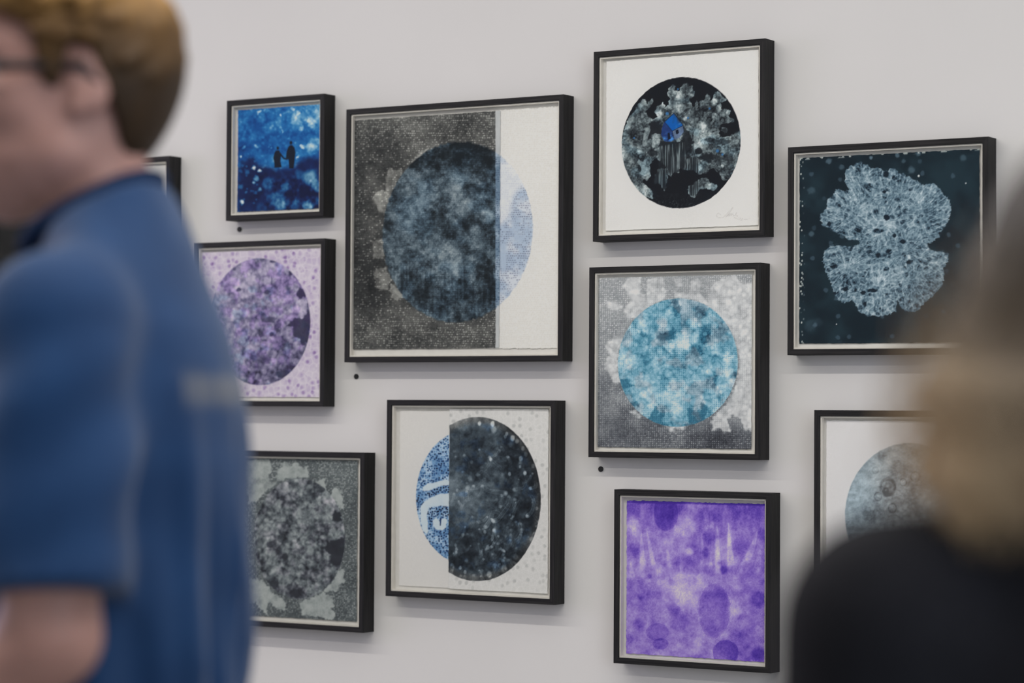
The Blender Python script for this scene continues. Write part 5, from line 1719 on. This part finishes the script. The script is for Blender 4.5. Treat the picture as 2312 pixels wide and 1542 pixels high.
def woman():
    p = at_depth(2575, 800, 1.62)
    fw = np.array([CF[0], CF[1]]); fw /= np.linalg.norm(fw)
    rt = np.array([CR[0], CR[1]]); rt /= np.linalg.norm(rt)
    a = math.radians(-4)
    d = fw * math.cos(a) + rt * math.sin(a)
    rz = math.atan2(d[1], d[0])
    root = empty('person', (p[0], p[1], 0.0), 'person with long blond hair and black jacket, back turned, at the right edge', 'person', rz=rz)
    root.scale = (.968, .968, .968)
    C = (.045, 0.0, 1.475)
    TOR = [(.74, .0, .085, .140), (.80, .0, .108, .168), (.90, .0, .094, .140), (1.00, .0, .090, .130), (1.12, .01, .104, .146), (1.20, .005, .104, .150), (1.265, .0, .085, .150), (1.30, .0, .066, .11), (1.335, .0, .050, .06)]
    sl, sr = (-.01, .172, 1.262), (-.01, -.172, 1.262)
    el, er = (-.03, .222, 1.000), (-.03, -.222, 1.000)
    wl, wr = (.10, .20, .82), (.10, -.20, .82)
    hl, hr = (0, .085, .83), (0, -.085, .83)
    kl, kr = (.012, .085, .45), (.012, -.085, .45)
    al, ar = (-.01, .085, .08), (-.01, -.085, .08)
    f = Field(axis((-.16, .24, .0075)), axis((-.30, .30, .0075)), axis((0, .60, .016), (.60, .84, .0065), (.84, 1.28, .011), (1.28, 1.60, .006)))
    f.profile(TOR)
    f.cap((-.008, 0, 1.29), (.015, 0, 1.41), .050, .046, .04)
    for s_, e_, w_, h_, k_, a_, q in ((sl, el, wl, hl, kl, al, 1), (sr, er, wr, hr, kr, ar, -1)):
        f.ell(s_, (.048, .046, .05), .04)
        f.cap((-.01, q * .04, 1.335), (-.01, q * .15, 1.285), .024, .026, .04)
        f.cap(s_, e_, .043, .036, .03)
        f.cap(e_, w_, .036, .023, .015)
        f.cap(h_, k_, .080, .050, .04)
        f.cap(k_, a_, .050, .034, .02)
        f.cap(a_, (a_[0] + .10, a_[1], a_[2] - .05), .032, .025, .02)
        hand(f, w_, np.array(w_) - np.array(e_), (0, -q, -.1), (1, 0, .2), .90, .35)
    head_shape(f, C, .95)
    link('body', f.mesh('body'), M['skin'], root)
    eyes(root, C, .95, M['eye_white'], M['iris'])
    # black loose jacket with sleeves
    g = Field(axis((-.24, .24, .008)), axis((-.34, .34, .008)), axis((.60, 1.40, .008)))
    CO = [(.60, -.005, .150, .205), (.80, -.005, .142, .195), (.95, -.004, .132, .178), (1.10, .0, .130, .176), (1.20, .0, .124, .176), (1.26, -.004, .108, .172), (1.30, -.004, .088, .128), (1.335, -.002, .072, .085), (1.385, .0, .064, .068)]

    def fold(x, y, z):
        ang = np.arctan2(y, x)
        return np.clip((1.22 - z) / .3, 0, 1) * (.006 * np.sin(ang * 8 + z * 3) + .004 * np.sin(ang * 15 - z * 6))
    g.profile(CO, 0.0, fold)
    for s_, e_, w_, q in ((sl, el, wl, 1), (sr, er, wr, -1)):
        g.cap((-.01, q * .04, 1.340), (-.01, q * .165, 1.290), .034, .036, .05)
        g.ell((s_[0], s_[1], s_[2] + .004), (.068, .060, .058), .04)
        g.cap(s_, e_, .064, .060, .03)
        s2 = np.array(w_) * .97 + np.array(e_) * .03
        g.cap(e_, s2, .060, .046, .02)
        for i in range(5):
            t_ = .3 + .14 * i
            c_ = np.array(s_) * (1 - t_) + np.array(e_) * t_
            g.ell(c_ + np.array([.0, q * .004, 0]), (.069, .066, .016), .02)
    link('jacket', g.mesh('jacket'), M['coat'], root)
    t = Field(axis((-.16, .18, .012)), axis((-.22, .22, .012)), axis((.05, .90, .014)))
    t.profile([(.74, 0, .095, .150), (.82, .0, .116, .176), (.90, .0, .104, .152)], 0.0)
    for h_, k_, a_ in ((hl, kl, al), (hr, kr, ar)):
        t.cap(h_, k_, .088, .062, .03)
        t.cap(k_, (a_[0], a_[1], a_[2] + .02), .062, .050, .02)
    link('trousers', t.mesh('trousers'), M['trouser'], root)
    for a_ in (al, ar):
        s_ = Field(axis((-.12, .22, .007)), axis((a_[1] - .07, a_[1] + .07, .007)), axis((-.012, .16, .007)))
        s_.ell((a_[0] + .04, a_[1], .03), (.115, .040, .04), .02)
        s_.ell((a_[0] + .105, a_[1], .028), (.06, .043, .032), .02)
        s_.cap((a_[0] + .0, a_[1], .05), (a_[0], a_[1], .11), .042, .042, .02)
        s_.cut(lambda x, y, z: 0.0005 - z + 0 * x)
        link('shoe', s_.mesh('shoe', 1), M['shoe'], root)
    # long hair: cap and a wavy fall over back and both shoulders
    h = Field(axis((-.17, .16, .006)), axis((-.21, .21, .006)), axis((1.02, 1.62, .006)))
    h.ell((C[0] - .006, 0, C[2] + .020), (.112, .094, .110), 0.0)
    rs = np.random.RandomState(11)
    for i in range(64):
        t_ = (i + .5) / 64
        ang = math.radians(80 + 200 * t_)
        nx, ny = math.cos(ang), math.sin(ang)
        top = np.array([C[0] - .01 + .088 * nx, .080 * ny, C[2] + .03])
        side = abs(ny)
        w1 = np.array([C[0] - .03 + .092 * nx - .01, .108 * ny, 1.43])
        w2 = np.array([-.01 + .105 * nx + rs.uniform(-.01, .01), .125 * ny + rs.uniform(-.010, .010), 1.405 + .01 * side])
        zl = rs.uniform(1.325, 1.35) + .0 * side
        w3 = np.array([-.012 + .115 * nx + rs.uniform(-.010, .010), .130 * ny + rs.uniform(-.012, .012), 1.365])
        w4 = np.array([-.012 + .117 * nx, .128 * ny + rs.uniform(-.012, .012), zl])
        h.chain([top, w1, w2, w3, w4], [.017, .018, .017, .013, .004], .012, .01)

    def face(x, y, z):
        return np.where((x > C[0] + .045) & (z < C[2] + .055), 1.0, -1.0) * np.minimum(np.abs(x - C[0] - .045) + .0 * y, .02) + 0 * z
    h.cut(face)
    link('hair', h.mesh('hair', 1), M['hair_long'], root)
    # loose wisps standing off the left side, far too many to count
    V, F = [], []
    for i in range(420):
        sd = 1 if i % 6 else -1
        ang = math.radians(rs.uniform(88, 190))
        nx, ny = math.cos(ang), math.sin(ang)
        out = rs.uniform(.0, 1.0) ** 1.6
        pts = []
        ph, am = rs.uniform(0, 6.28), rs.uniform(.003, .012)
        ztop = rs.uniform(1.40, 1.54); zbot = rs.uniform(1.31, 1.36)
        for k in range(9):
            u = k / 8
            z = ztop + (zbot - ztop) * u
            r_ = np.interp(z, [1.27, 1.32, 1.37, 1.43, 1.52], [.135, .138, .130, .115, .095]) + out * (.055 * math.sin(math.pi * min(1, .25 + u * .75))) + .004
            pts.append((-.005 + r_ * .8 * nx + am * math.sin(ph + 9 * u), sd * (r_ * ny + am * math.cos(ph + 7 * u)), z))
        rad = rs.uniform(.0006, .0011)
        b = len(V)
        for k, q in enumerate(pts):
            rr = rad * (1 - .7 * k / 8)
            for m_ in range(3):
                V.append((q[0] + rr * math.cos(2.094 * m_), q[1] + rr * math.sin(2.094 * m_), q[2]))
        for k in range(8):
            for m_ in range(3):
                F.append((b + k * 3 + m_, b + k * 3 + (m_ + 1) % 3, b + (k + 1) * 3 + (m_ + 1) % 3, b + (k + 1) * 3 + m_))
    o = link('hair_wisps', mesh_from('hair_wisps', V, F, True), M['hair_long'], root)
    o['kind'] = 'stuff'
    return root


woman()
